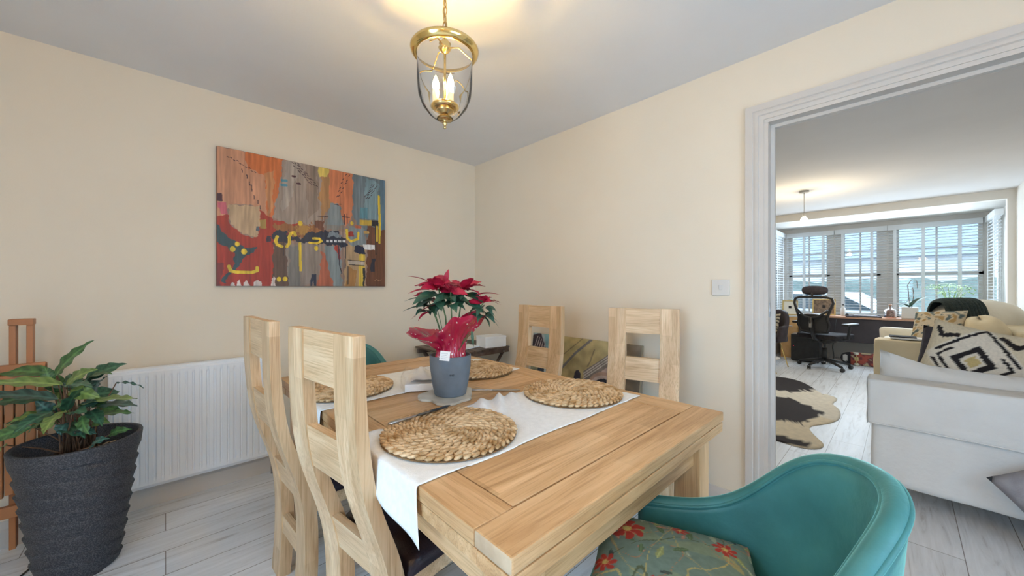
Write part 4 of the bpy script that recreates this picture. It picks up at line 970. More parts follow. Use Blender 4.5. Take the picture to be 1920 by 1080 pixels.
# ================================================================== GREEN TUB CHAIRS
def tub(label, loc, rz, legs_m=chrome):
    t = thing('tub_chair', label, 'chair', loc, rz, 'green velvet tub chairs')
    A0 = 2.18                                                       # half opening angle of the shell
    def plan(a, off):                                               # a: angle from the back centre, local +x is forward
        rx, ry = .222+off, .225+off
        x = -math.cos(a)*rx; y = math.sin(a)*ry
        if abs(a) > PI/2: x = (abs(a)-PI/2)*.30; y = math.copysign(ry, a)*(1-.05*(abs(a)-PI/2))
        return x, y
    def top(a):
        k = abs(a)/A0
        return .83-.03*k-.235*(1/(1+math.exp(-(abs(a)-1.05)*5)))
    zb = .36
    def sh(off0, flare):
        def f(s, tt):
            a = (s*2-1)*A0; z = zb+(top(a)-zb)*tt
            x, y = plan(a, off0+flare*tt**1.3+.016*math.sin(PI*tt))
            return Vector((x-(.05*tt if abs(a) < PI/2 else 0)*math.cos(a) if abs(a) < PI/2 else x, y, z))
        return f
    b = NB(); n = 64; m = 12
    fo, fi = sh(.0, .03), sh(-.05, .045)
    VO = grid(b, n, m, fo); VI = grid(b, n, m, fi)
    for i in range(n):
        b.faces.new((VO[i][m], VO[i+1][m], VI[i+1][m], VI[i][m])).smooth = True; b.faces.new((VO[i][0], VO[i+1][0], VI[i+1][0], VI[i][0]))
    for i in (0, n):
        for j in range(m): b.faces.new((VO[i][j], VO[i][j+1], VI[i][j+1], VI[i][j]))
    obj('shell', b, velvet, t, smooth=True)
    b = NB()
    pts = [fo(0, j/8)+Vector((.004, 0, 0)) for j in range(9)]+[fo(i/n, 1)*.5+fi(i/n, 1)*.5+Vector((0, 0, .002)) for i in range(1, n)]+[fo(1, 1-j/8)+Vector((.004, 0, 0)) for j in range(9)]
    po = [fo(i/n, 1)+Vector((0, 0, .001)) for i in range(n+1)]; pi_ = [fi(i/n, 1)+Vector((0, 0, .001)) for i in range(n+1)]
    add_tube(b, po, .0055, 8); add_tube(b, pi_, .0045, 8)
    top_roll = [fo(i/n, 1)*.5+fi(i/n, 1)*.5+Vector((0, 0, -.002)) for i in range(n+1)]
    add_tube(b, top_roll, .019, 12)
    obj('piping', b, velvet, t, smooth=True)
    b = NB()
    def seatf(p, q):
        a = 2*PI*p; ex = math.copysign(abs(math.cos(a))**.75, math.cos(a)); ey = math.copysign(abs(math.sin(a))**.75, math.sin(a))
        return Vector((.050+.235*q*ex, .200*q*ey, .455+.022*(1-q**4)))
    V = grid(b, 40, 8, seatf, wrap=True)
    grid(b, 40, 3, lambda p, q: Vector((seatf(p, 1).x, seatf(p, 1).y, .455-.085*q)), wrap=True)
    bmesh.ops.remove_doubles(b, verts=b.verts, dist=.0005); obj('seat', b, velvet, t, smooth=True)
    b = NB(); add_lathe(b, [(0, .355), (.20, .355), (.21, .372), (0, .372)], seg=32); obj('seat_base', b, black_p, t)
    for sx in (-1, 1):
        for sy in (-1, 1):
            b = NB(); add_tube(b, [(.02+sx*.13, sy*.13, .36), (.02+sx*.21, sy*.21, .012), (.02+sx*.212, sy*.212, 0)], [.014, .010, .012], 12); obj('leg', b, legs_m, t)
    return t
g1 = tub('teal green velvet tub chair with floral cushion at the near end of the table', (.895, .285, 0), math.radians(113))
g2 = dup(g1, (.85, 2.25, 0), math.radians(-93), 'teal green velvet tub chair at the far end of the table by the wall')
# floral cushion on the near tub chair
def floral(u, v):
    x, y = u, v; c = Vector((.17, .25, .21))
    n1 = noise.noise(Vector((x*5, y*5, 1))); n2 = noise.noise(Vector((x*6, y*6, 9)))
    if n1 > .28: c = Vector((.22, .29, .20))
    for k, (sx, sy, amp, w, cc) in enumerate(((6, 3, 2.2, .05, (.36, .33, .16)), (-4, 7, 2.6, .045, (.10, .13, .07)), (8, -5, 2.0, .035, (.48, .40, .16)), (3, 9, 3.0, .03, (.40, .22, .12)))):
        if abs(math.sin(x*sx+y*sy+amp*noise.noise(Vector((x*3.5, y*3.5, k*5))))) < w: c = Vector(cc)
    rr = random.Random(9)
    for k in range(46):                                             # leaves, buds and small birds
        fx, fy, a, L = rr.random(), rr.random(), rr.uniform(0, 3.14), rr.uniform(.025, .065)
        dx, dy = x-fx, y-fy; p = dx*math.cos(a)+dy*math.sin(a); q = -dx*math.sin(a)+dy*math.cos(a)
        if abs(p) < L and abs(q) < L*.34*(1-(p/L)**2):
            c = Vector(((.10, .16, .08), (.30, .34, .14), (.05, .07, .06), (.42, .22, .16), (.33, .38, .28))[k % 5])
            if abs(q) < L*.05: c = c*1.5
    for k, (fx, fy, r) in enumerate(((.80, .26, .13), (.30, .80, .09), (.60, .72, .06), (.18, .22, .08), (.92, .62, .08), (.45, .12, .06))):
        dx, dy = x-fx, y-fy; d = math.hypot(dx, dy); a = math.atan2(dy, dx)+k
        pet = abs(math.cos(a*3.5+.4*math.sin(d*60)))
        if d < r*(.35+.65*pet**.6): c = Vector((.46, .045, .03)) if pet > .35 else Vector((.60, .16, .10))
        if d < r*.26: c = Vector((.62, .50, .16)) if (math.sin(a*9) > 0 or d < r*.15) else Vector((.5, .3, .08))
    return c
b = NB(); add_pillow(b, .38, .38, .085, tr(.085, 0, .522, 0, -.03, .05), n=120, colfn=floral); 
fc = tag(obj('floral_cushion', b, print_m, norm=False), 'green floral cushion with red flowers on the near tub chair seat', 'cushion'); fc.location = g1.location; fc.rotation_euler = g1.rotation_euler
# ================================================================== LIVING ROOM: COWHIDE
hide = [(5.9, 1.75), (6.0, 1.2), (6.02, .98), (5.8, .80), (5.35, .60), (5.42, .60), (5.30, .46), (5.0, .50), (4.85, .42), (4.5, .38), (4.25, .44), (4.05, .56), (3.85, .50), (3.62, .38), (3.45, .48), (3.50, .72), (3.42, .95), (3.5, 1.3), (3.35, 1.8), (3.9, 2.1), (4.7, 2.05), (5.5, 2.2), (5.8, 2.1)]
hp = [Vector((a, b_, 0)) for a, b_ in hide]
b = NB(); cen = Vector((4.8, 1.25, 0)); lay = b.loops.layers.float_color.new('paint')
def chaik(P):
    Q = []
    for i in range(len(P)): p, q = P[i], P[(i+1) % len(P)]; Q += [p*.75+q*.25, p*.25+q*.75]
    return Q
ring = chaik(chaik(hp)); N = len(ring); M_ = 34
rows = [[b.verts.new(cen+(p-cen)*(j/M_)+Vector((0, 0, .004+.004*abs(noise.noise((cen+(p-cen)*(j/M_))*3))))) for p in ring] for j in range(1, M_+1)]
cv = b.verts.new(cen+Vector((0, 0, .006)))
def hcol(p):
    x, y = p.x, p.y; n_ = noise.noise(Vector((x*9, y*9, 0)))*.06+noise.noise(Vector((x*30, y*30, 0)))*.03
    for (ex, ey, rx, ry) in ((5.66, 1.10, .50, .42), (4.42, 1.05, .52, .52), (3.55, 1.0, .10, .50), (4.2, 1.9, .4, .2)):
        if ((x-ex)/rx)**2+((y-ey)/ry)**2 < 1+n_*6: return (.018, .010, .010)
    if n_ > .065: return (.70, .60, .44)
    return (.80, .70, .52) if y < .9 and x < 4.4 else (.84, .79, .68)
for i in range(N):
    f = b.faces.new((cv, rows[0][i], rows[0][(i+1) % N])); f.smooth = True
    for j in range(M_-1):
        f = b.faces.new((rows[j][i], rows[j+1][i], rows[j+1][(i+1) % N], rows[j][(i+1) % N])); f.smooth = True
for f in b.faces:
    for l in f.loops: l[lay] = (*hcol(l.vert.co), 1)
o = tag(obj('cowhide_rug', b, hide_m), 'black, brown and cream cowhide rug on the pale living room floor', 'rug')
md = o.modifiers.new('thick', 'SOLIDIFY'); md.thickness = .003; md.offset = 1
# ================================================================== NEAR SOFA (back towards the camera)
s1 = thing('white_sofa', 'white slipcovered sofa with its back turned to the doorway', 'sofa', (2.89, -.38, 0))
# local x forward (away from camera), y from -.5 (right) to .5 (left)
def softbox(b, x0, x1, y0, y1, z0, z1, r=.03, amp=.006, f=5, n=10, sd=0):
    s = add_box(b, x0, x1, y0, y1, z0, z1, r, seg=4)
def wavyslab(b, x0, x1, y0, y1, z0, z1, nu=40, nv=20, amp=.004, sd=0, fr=6):
    """upholstered block: six subdivided faces pushed by soft noise"""
    dx, dy, dz = x1-x0, y1-y0, z1-z0; L = Vector((x0, y0, z0))
    def N_(p):
        c = Vector(((x0+x1)/2, (y0+y1)/2, (z0+z1)/2)); q = Vector(((p.x-c.x)/(dx/2), (p.y-c.y)/(dy/2), (p.z-c.z)/(dz/2)))
        e = min(dx, dy, dz); r = min(.035, e*.3); h = Vector((dx/2-r, dy/2-r, dz/2-r)); w = p-c
        cl = Vector((max(-h.x, min(h.x, w.x)), max(-h.y, min(h.y, w.y)), max(-h.z, min(h.z, w.z)))); k = w-cl
        if k.length > 1e-6: w = cl+k.normalized()*min(k.length, r) if k.length > r else w
        nn = noise.noise(p*fr+Vector((sd, sd, sd)))*amp
        return c+w+(k.normalized() if k.length > 1e-6 else w.normalized())*nn
    for ax in range(3):
        for s in (0, 1):
            def g(u, v, ax=ax, s=s):
                q = [0, 0, 0]; o_ = [i for i in range(3) if i != ax]; q[ax] = s; q[o_[0]] = u; q[o_[1]] = v
                return N_(Vector((x0+dx*q[0], y0+dy*q[1], z0+dz*q[2])))
            grid(b, nu, nv, g)
    bmesh.ops.remove_doubles(b, verts=b.verts, dist=.0008)
b = NB(); wavyslab(b, 0, .17, -.5, .5, .115, .672, 44, 30, .006, 1); obj('backrest', b, slip, s1, smooth=True)
b = NB(); wavyslab(b, .16, .86, -.5, .5, .115, .34, 30, 14, .004, 2); obj('base', b, slip, s1, smooth=True)
for y0, y1 in ((.36, .5), (-.5, -.36)):
    b = NB(); wavyslab(b, .13, .84, y0, y1, .30, .56, 24, 14, .005, 3); obj('arm', b, slip, s1, smooth=True)
def flapf(u, v):
    y = -.512+1.024*u; L = .245
    p = v*(L+.16+.02)
    wr = .0035*noise.noise(Vector((y*7, v*9, 2)))+.002*noise.noise(Vector((y*22, v*26, 5)))
    if p < L: return Vector((-.010-abs(wr)*1.2, y, .44+p+.008*math.sin(y*4)*(1-v)))
    if p < L+.02: k = (p-L)/.02; return Vector((-.010+.02*k, y, .684+.003*math.sin(k*PI/2)))
    return Vector((p-L-.012, y, .686+wr))
b = NB(); grid(b, 70, 40, flapf); 
for s_ in (1,):
    grid(b, 14, 24, lambda u, v: Vector((-.010+.17*u, .512+.002*math.sin(v*9), .44+.246*v)))
o = obj('cover_flap', b, slip, s1, norm=False, smooth=True); md = o.modifiers.new('t', 'SOLIDIFY'); md.thickness = .004
b = NB(); add_tube(b, [(-.014, -.512+1.02*i/40, .442+.006*math.sin((-.512+1.024*i/40)*4)) for i in range(41)], .0035, 6); obj('hem', b, slip, s1)
def cushf(y0, y1, x0, x1, z0, zt):
    def f(s):
        def g(u, v):
            a, c = u*2-1, v*2-1; q = max(0, 1-abs(a)**4)**.5*max(0, 1-abs(c)**4)**.5
            sag = .035*math.sin(PI*min(1, (1-u)*1.0))
            z = z0+(zt-z0)*v-(sag*v)+.045*v*max(0, u-.8)/.2
            return Vector(((x0+x1)/2+s*(x1-x0)/2*q+.012*noise.noise(Vector((u*4, v*4, s))), y0+(y1-y0)*u, z))
        return g
    return f
b = NB(); f_ = cushf(-.47, .47, .175, .315, .36, .785)
grid(b, 40, 16, f_(1)); grid(b, 40, 16, f_(-1)); bmesh.ops.remove_doubles(b, verts=b.verts, dist=.001); obj('back_cushion', b, slip, s1, smooth=True)
b = NB(); wavyslab(b, .30, .84, -.36, .36, .335, .46, 24, 20, .004, 7); obj('seat_cushion', b, slip, s1, smooth=True)
for x in (.06, .78):
    for y in (-.42, .40):
        b = NB(); add_box(b, x-.03, x+.03, y-.03, y+.03, 0, .118, .003); obj('leg', b, legw, s1)
# cushions on the near sofa
def kilim(u, v):
    x, y = u-.5, v-.5; n_ = .012*noise.noise(Vector((u*40, v*40, 0)))
    ax, ay = abs(x-.0), abs(y+.0); d = ax*1.05+ay*.95+n_
    blk = (.018, .015, .018); cr = (.74, .66, .50); w = (.80, .75, .66)
    if .125 < d < .215: return blk
    if d < .08: return (.60, .48, .22)
    if d < .135: return w
    if .325 < d < .37 and y < .14: return blk
    if .42 < d < .47 and abs(y) > .05: return blk
    for (a, b2, c2, d2) in ((.15, .40, .28, .30), (.28, .30, .42, .42), (-.42, .38, -.36, .28), (-.36, .28, -.22, .32), (.1, -.40, .32, -.28)):
        L2 = (c2-a)**2+(d2-b2)**2; t = max(0, min(1, ((x-a)*(c2-a)+(y-b2)*(d2-b2))/L2))
        if math.hypot(x-a-t*(c2-a), y-b2-t*(d2-b2))+n_ < .03: return blk
    return cr if d > .5 else w
def place_pillow(name, label, w, h, t, c, face, roll, m, col=None, n=18, up=Vector((0, 0, 1)), cat='cushion'):
    z = Vector(face).normalized(); x = up.cross(z).normalized(); y = z.cross(x)
    M = Matrix((x, y, z)).transposed().to_4x4(); M = Matrix.Translation(c) @ M @ Matrix.Rotation(roll, 4, 'Z')
    b = NB(); add_pillow(b, w, h, t, M, n=n, colfn=col); return tag(obj(name, b, m, norm=False), label, cat)
place_pillow('patterned_cushion', 'cream tufted cushion with black diamond pattern on the white sofa', .43, .43, .16, Vector((3.40, -.29, .76)), (-.90, .18, .25), -.22, tuft_m, kilim, 64)
place_pillow('dark_cushion', 'charcoal cushion standing behind the black diamond patterned cushion', .42, .42, .12, Vector((3.56, -.26, .73)), (-.85, .3, .2), -.1, darkf)
def leafy(u, v):
    for k in range(6):
        fx, fy = .15+.14*k, .3+.35*((k*37) % 10)/10
        if ((u-fx)*1.2+(v-fy)*.8)**2*60+((v-fy)-(u-fx)*.5)**2*400 < 1: return (.03, .045, .07)
    return (.76, .75, .74)
place_pillow('leaf_print_cushion', 'white cushion with dark leaf print at the right end of the white sofa', .42, .42, .14, Vector((3.34, -.74, .74)), (-.8, .35, .3), .15, print_m, leafy, 40)
place_pillow('grey_cushion', 'grey cushion propped against the back of the white sofa', .40, .40, .12, Vector((2.76, -.548, .288)), (-.95, 0, .20), .66, greyf)
# ================================================================== FAR SOFA (along the living room right wall)
s2 = thing('cream_sofa', 'cream upholstered sofa along the right wall near the bay window', 'sofa', (5.3, -.92, 0))
b = NB(); wavyslab(b, .0, 1.8, .02, 1.0, .10, .42, 30, 14, .006, 4); obj('base', b, cream, s2, smooth=True)
b = NB(); wavyslab(b, .0, 1.8, .01, .24, .30, .82, 40, 20, .006, 5); obj('backrest', b, cream, s2, smooth=True)
for x0 in (0, 1.58):
    b = NB(); wavyslab(b, x0, x0+.22, .05, 1.12, .18, .68, 20, 30, .012, 6+x0); obj('arm', b, cream if x0 == 0 else creamw, s2, smooth=True)
for x0 in (.23, .91):
    b = NB(); wavyslab(b, x0, x0+.66, .24, 1.08, .42, .58, 24, 24, .008, 8+x0); obj('seat_cushion', b, creamw, s2, smooth=True)
PM = tr(1.0, .37, .835, 0, 0, -.75)
def pilf(M, A, T, H, sd):
    return lambda u, v: M @ Vector((A*math.copysign(abs(math.cos(2*PI*u))**.55, math.cos(2*PI*u))*math.sin(PI*v)**.45, T*math.copysign(abs(math.sin(2*PI*u))**.7, math.sin(2*PI*u))*math.sin(PI*v)**.55, -H*math.cos(PI*v)*(1-.18*abs(math.cos(2*PI*u))**4)+.014*noise.noise(Vector((u*6, v*5, sd)))))
b = NB(); grid(b, 44, 26, pilf(PM, .43, .17, .235, 1), wrap=True); bmesh.ops.remove_doubles(b, verts=b.verts, dist=.002); obj('back_cushion', b, creamw, s2, smooth=True)
b = NB(); grid(b, 30, 20, pilf(tr(.35, .36, .74, -.3, 0, 0), .30, .13, .20, 3), wrap=True); bmesh.ops.remove_doubles(b, verts=b.verts, dist=.002); obj('back_cushion', b, cream, s2, smooth=True)
for x in (.1, 1.7):
    for y in (.1, .9): b = NB(); add_box(b, x-.03, x+.03, y-.03, y+.03, 0, .12, .004); obj('leg', b, legw, s2)
# black knitted throw over the back cushion
b = NB()
TM = tr(5.3+1.0, -.92+.37, .835, 0, 0, -.75)
def throwf(u, v):
    ph = .12*PI+u*1.5*PI; side = -1 if ph < PI else 1; p2 = ph if ph < PI else 2*PI-ph
    rib = .006*math.sin(v*60); x = -.425+.31*v; k = (1-min(1, abs(x)/.435)**3.2)**.33; kz = 1-.18*min(1, abs(x)/.43)**6
    return TM @ Vector((x, ((.178)*k+.008+rib)*side*max(0, math.sin(p2))**.55, -(.238*kz+.012+rib)*math.cos(p2)))
grid(b, 40, 60, throwf); o = tag(obj('knitted_throw', b, knit, norm=False, smooth=True), 'dark ribbed knitted throw draped over the cream sofa back cushion', 'throw blanket'); md = o.modifiers.new('t', 'SOLIDIFY'); md.thickness = .008
b = NB(); grid(b, 30, 30, lambda u, v: Vector((5.27+.28*u+.02*math.sin(v*9), -.90+.50*v, .705+.02*math.sin(v*6+1)+.012*math.sin(u*11+v*4)-(.14*(max(0, .12-u)/.12)))))
o = tag(obj('black_throw', b, blackf, norm=False, smooth=True), 'black cloth draped over the near arm of the cream sofa', 'throw blanket'); md = o.modifiers.new('t', 'SOLIDIFY'); md.thickness = .01
def floral2(u, v):
    n_ = noise.noise(Vector((u*9, v*9, 3)))
    if n_ > .22: return (.10, .14, .15)
    if n_ < -.25: return (.42, .28, .12)
    return (.62, .55, .42)
place_pillow('floral_print_cushion', 'small floral cushion leaning beside the knitted throw on the cream sofa', .38, .38, .12, Vector((5.73, -.25, .80)), (-.75, .35, .5), .10, print_m, floral2, 36)
tray = thing('white_tray', 'flat white tray and books on the near arm of the cream sofa', 'tray', (5.42, -.10, .688), 0)
b = NB(); add_box(b, -.09, .09, -.25, .18, 0, .016, .003); obj('tray', b, paper, tray)
b = NB(); add_box(b, -.08, .08, .0, .19, .017, .026, .002); obj('book', b, blackf, tray)
# ================================================================== DESK IN THE BAY
dk = thing('desk', 'long reddish wood desk with dark front panel across the bay window', 'desk', (7.86, -.82, 0))
b = NB(); add_box(b, 0, .42, 0, 2.02, .715, .745, .004); obj('desktop', b, deskw, dk)
b = NB(); add_box(b, .03, .05, .02, 2.0, .34, .715); obj('front_panel', b, noisy('dark_panel', (.035, .03, .038), (.05, .042, .05), 6, .6), dk)
for y in (.02, 1.97):
    b = NB(); add_box(b, .03, .40, y, y+.03, 0, .715, .002); obj('side_panel', b, deskw, dk)
cab = thing('desk_cabinet', 'pale wood cabinet with white top left of the desk', 'cabinet', (7.84, 1.215, 0))
b = NB(); add_box(b, 0, .42, 0, .24, .0, .70, .003); obj('body', b, legw, cab)
b = NB(); add_box(b, -.01, .43, 0.0, .25, .70, .725, .003); obj('top', b, gloss_w, cab)
b = NB(); add_box(b, -.012, -.001, .01, .23, .36, .69, .002); dr = obj('drawer', b, legw, cab)
b = NB(); add_tube(b, [(-.03, .07, .55), (-.03, .17, .55)], .006, 8); obj('handle', b, steel, dr)
# ================================================================== OFFICE CHAIR
oc = thing('office_chair', 'black mesh office chair with headrest and armrests facing the bay window', 'office chair', (7.22, .80, 0), -.35)
for k in range(5):
    a = 2*PI*k/5+.5; c, s = math.cos(a), math.sin(a)
    b = NB(); add_tube(b, [(.03*c, .03*s, .12), (.17*c, .17*s, .10), (.31*c, .31*s, .065)], [.026, .020, .016], 10); obj('base_arm', b, black_p, oc)
    b = NB(); add_lathe(b, [(0, -.022), (.024, -.022), (.028, -.016), (.028, -.005), (.018, -.004), (.018, .004), (.028, .005), (.028, .016), (.024, .022), (0, .022)], seg=16, M=tr(.315*c, .315*s, .029, PI/2, 0, a+.6)); obj('caster', b, black_p, oc)
b = NB(); add_tube(b, [(0, 0, .09), (0, 0, .22), (0, 0, .23), (0, 0, .40)], [.028, .028, .016, .016], 14); obj('gas_column', b, chrome, oc)
b = NB(); add_tube(b, [(0, 0, .13), (0, 0, .30)], .030, 14); obj('column_sleeve', b, black_p, oc)
b = NB(); add_box(b, -.12, .12, -.10, .10, .38, .44, .015); obj('mechanism', b, black_p, oc)
b = NB(); wavyslab(b, -.24, .27, -.25, .25, .44, .52, 20, 20, .004, 3); obj('seat', b, blackf, oc, smooth=True)
def backpt(y, z):                                                  # curved back plane
    return Vector((-.27-.05*math.sin((z-.5)*4)+.9*y*y*.5, y, z))
ol = [(-.17, .56), (-.20, .66), (-.18, .76), (-.215, .88), (-.25, .98), (-.235, 1.045), (-.17, 1.065), (0, 1.07), (.17, 1.065), (.235, 1.045), (.25, .98), (.215, .88), (.18, .76), (.20, .66), (.17, .56), (0, .54)]
b = NB(); add_tube(b, [backpt(*p) for p in ol], .018, 10, closed=True); obj('back_frame', b, black_p, oc)
b = NB()
def wid(z): return float(np.interp(z, [.55, .66, .76, .88, .98, 1.05], [.17, .20, .18, .215, .25, .22]))
grid(b, 16, 20, lambda u, v: backpt((u*2-1)*wid(.55+.26*v), .55+.26*v)); o = obj('lumbar_mesh', b, mesh_b, oc, norm=False)
clm = clear('sheer_mesh', (.80, .82, .84), .02, .4)
b = NB(); grid(b, 12, 12, lambda u, v: backpt((u*2-1)*wid(.80+.25*v), .80+.25*v)); obj('upper_mesh', b, clm, oc, norm=False)
b = NB(); add_tube(b, [backpt(-.2, .88)-Vector((.01, 0, 0)), backpt(-.09, .78)-Vector((.03, 0, 0)), backpt(0, .76)-Vector((.035, 0, 0)), backpt(.09, .78)-Vector((.03, 0, 0)), backpt(.2, .88)-Vector((.01, 0, 0))], .016, 8)
add_tube(b, [backpt(0, .77)-Vector((.035, 0, 0)), Vector((-.33, 0, .62)), Vector((-.26, 0, .46)), Vector((-.1, 0, .42))], .026, 10); obj('spine', b, black_p, oc)
b = NB(); add_box(b, -.362, -.355, -.016, .016, .62, .72, .003, M=tr(.0, 0, 0)); obj('spine_badge', b, steel, oc)
b = NB(); add_tube(b, [backpt(0, 1.06), Vector((-.31, 0, 1.12)), Vector((-.28, 0, 1.16))], .014, 8); obj('headrest_stem', b, black_p, oc)
b = NB(); grid(b, 28, 16, lambda u, v: Vector((-.275+.045*math.cos(2*PI*u)*math.sin(PI*v)**.6+.25*(.165*math.cos(PI*v))**2*4, -.165*math.cos(PI*v), 1.165+.068*math.sin(2*PI*u)*math.sin(PI*v)**.5)), wrap=True); obj('headrest', b, darkf, oc, smooth=True)
for s in (-1, 1):
    b = NB(); add_tube(b, [(-.02, s*.22, .45), (-.03, s*.30, .47), (-.03, s*.32, .62), (-.03, s*.32, .655)], .018, 8); obj('arm_post', b, black_p, oc)
    b = NB(); add_box(b, -.16, .14, s*.32-.04, s*.32+.04, .655, .69, .012); obj('arm_pad', b, black_p, oc)
# ================================================================== DARK ARMCHAIR, STOOL, CLUTTER
ac = thing('velvet_armchair', 'dark velvet armchair with thin brass legs beside the living room window', 'armchair', (6.76, 1.47, 0), 2.75)
b = NB(); 
def acf(off):
    def f(s, t):
        a = (s*2-1)*1.9; top = .86-.24*(1/(1+math.exp(-(abs(a)-.95)*6))); z = .40+(top-.40)*t
        return Vector((-.27*math.cos(a)*(1+off)-.06*t, .29*math.sin(a)*(1+off), z))
    return f
VO = grid(b, 40, 10, acf(.0)); VI = grid(b, 40, 10, acf(-.2))
for i in range(40): b.faces.new((VO[i][10], VO[i+1][10], VI[i+1][10], VI[i][10])); b.faces.new((VO[i][0], VO[i+1][0], VI[i+1][0], VI[i][0]))
for i in (0, 40):
    for j in range(10): b.faces.new((VO[i][j], VO[i][j+1], VI[i][j+1], VI[i][j]))
obj('shell', b, velv_d, ac, smooth=True)
b = NB(); wavyslab(b, -.2, .27, -.24, .24, .38, .48, 18, 18, .003, 1); obj('seat', b, velv_d, ac, smooth=True)
for sx in (-1, 1):
    for sy in (-1, 1): b = NB(); add_tube(b, [(sx*.14, sy*.14, .39), (sx*.22, sy*.22, 0)], .008, 8); obj('leg', b, brass, ac)
def zeb(u, v): return (.05, .045, .04) if math.sin(v*40+5*noise.noise(Vector((u*4, v*4, 0))))+.2 > .35 else (.50, .46, .36)
place_pillow('striped_cushion', 'black and cream striped cushion on the dark velvet armchair', .38, .34, .12, Vector((6.79, 1.45, .645)), (-.85, .25, .40), .1, print_m, zeb, 40)
st_ = thing('round_side_table', 'small round white side table with thin brass legs beside the velvet armchair', 'side table', (6.22, 1.36, 0))
b = NB(); add_lathe(b, [(0, .205), (.19, .205), (.20, .212), (.19, .22), (0, .22)], seg=36); obj('top', b, gloss_w, st_)
for k in range(3):
    a = 2*PI*k/3+.3; b = NB(); add_tube(b, [(.10*math.cos(a), .10*math.sin(a), .205), (.17*math.cos(a), .17*math.sin(a), .006), (.11*math.cos(a+.9), .11*math.sin(a+.9), .006)], .005, 6); obj('leg', b, brass, st_)
pc = thing('computer_tower', 'black computer tower standing on the floor beside the office chair', 'computer', (7.53, .82, 0))
b = NB(); add_box(b, 0, .28, .08, .44, .02, .44, .006); obj('case', b, black_p, pc)
b = NB(); add_box(b, -.008, .0, .09, .43, .03, .43, .003); fp = obj('front_cover', b, black_p, pc)
b = NB(); add_box(b, -.011, -.008, .40, .407, .25, .257); obj('power_light', b, emit('red_led', (1, .05, .1), 2), fp)
b = NB(); add_box(b, .02, .26, .09, .43, .44, .448, .002); obj('top_vent', b, steel, pc)
for x in (.04, .22): b = NB(); add_box(b, x, x+.03, .09, .43, 0, .02); obj('foot', b, black_p, pc)
sk = thing('skateboard', 'skateboard with dark nose and red patterned deck on its side under the desk', 'skateboard', (7.80, .28, .105), 0)
b = NB(); lay = b.loops.layers.float_color.new('paint')
V = grid(b, 60, 14, lambda u, v: Vector((-.012+.03*max(0, abs(u-.5)-.36)*-2, (u-.5)*.78, (v-.5)*.20*max(0, 1-(abs(u-.5)*2)**7)**.5)))
for f in b.faces:
    for l in f.loops:
        c = l.vert.co; n_ = noise.noise(c*14)
        if c.y > .26: cc = (.02, .018, .022)
        elif n_ > .1: cc = (.45, .10, .07)
        elif n_ < -.18: cc = (.55, .45, .30)
        else: cc = (.18, .05, .06)
        if .31 < c.y < .36 and abs(c.z) < .05: cc = (.62, .60, .58)
        l[lay] = (*cc, 1)
o = obj('deck', b, print_m, sk, norm=False); md = o.modifiers.new('t', 'SOLIDIFY'); md.thickness = .010
for y in (-.22, .20):
    b = NB(); add_box(b, -.045, -.015, y-.025, y+.025, -.03, .03, .004); add_tube(b, [(-.05, y, -.075), (-.05, y, .075)], .006, 8); trk = obj('truck', b, brassd, sk)
    for z in (-.085, .085): b = NB(); add_lathe(b, [(0, -.016), (.024, -.016), (.026, 0), (.024, .016), (0, .016)], seg=18, M=tr(-.05, y, z)); obj('wheel', b, creamw, trk)
b = NB(); add_tube(b, [(7.84, .72, .70), (7.80, .74, .50), (7.76, .76, .25), (7.72, .74, .12), (7.70, .74, .012), (7.66, .79, .008)], .006, 6); tag(obj('cable', b, black_p), 'black cable hanging behind the office chair to the floor', 'cable')
# ---- on the desk
def frame_obj(label, loc, rz, w, h, inner):
    t = thing('picture_frame', label, 'picture frame', loc, rz)
    b = NB()
    for bx in ((-w/2, w/2, 0, .02), (-w/2, w/2, h-.02, h), (-w/2, -w/2+.02, 0, h), (w/2-.02, w/2, 0, h)): add_box(b, -.008, .008, bx[0], bx[1], bx[2], bx[3], .002, M=rotm(0, .14, 0))
    obj('frame', b, gold, t)
    b = NB(); add_box(b, .0, .004, -w/2+.015, w/2-.015, .015, h-.015, M=rotm(0, .14, 0)); obj('picture', b, inner, t)
    b = NB(); add_box(b, .03, .034, -.02, .02, 0.0, h*.6, M=rotm(0, -.12, 0)); obj('stand', b, blackf, t)
darkpic = noisy('dark_photo', (.10, .06, .04), (.34, .22, .14), 30, .4)
frame_obj('gold picture frame on the cabinet left of the office chair', (7.92, 1.34, .727), .0, .22, .26, creamw)
frame_obj('gold picture frame with dark photo on the desk behind the office chair', (8.05, .90, .747), .1, .30, .27, darkpic)
def spiky(label, loc, n, L, m, name='potted_plant', potm=gloss_w, pr=.06, ph=.10, sp=.9, square=False):
    t = thing(name, label, 'potted plant', loc)
    b = NB()
    if square: add_box(b, -pr, pr, -pr, pr, 0, ph, .006)
    else: add_lathe(b, [(0, 0), (pr*.8, 0), (pr, ph), (pr-.006, ph), (pr-.008, ph-.01), (0, ph-.01)], seg=24)
    obj('pot', b, potm, t)
    r_ = random.Random(len(label))
    for k in range(n):
        a = 2*PI*k/n+r_.uniform(-.2, .2); el = r_.uniform(.5, 1.3) if sp < 1 else r_.uniform(.1, .8); l = L*r_.uniform(.7, 1.1)
        b = NB(); d = Vector((math.cos(a)*math.cos(el), math.sin(a)*math.cos(el), math.sin(el))); add_leaf(b, Vector((0, 0, ph-.005)), Vector((0, 0, ph-.005))+d*l, .018 if sp < 1 else .07, droop=.02, n=8); obj('leaf', b, m, t, norm=False)
    return t
spiky('small spiky green plant behind the gold frame on the cabinet', (8.10, 1.30, .727), 12, .17, lgreen, pr=.05, ph=.14)
orch = spiky('orchid with broad dark leaves in a white square pot on the desk', (8.02, -.08, .747), 5, .26, pgreen, 'potted_orchid', gloss_w, .085, .17, 1.5, True)
b = NB()
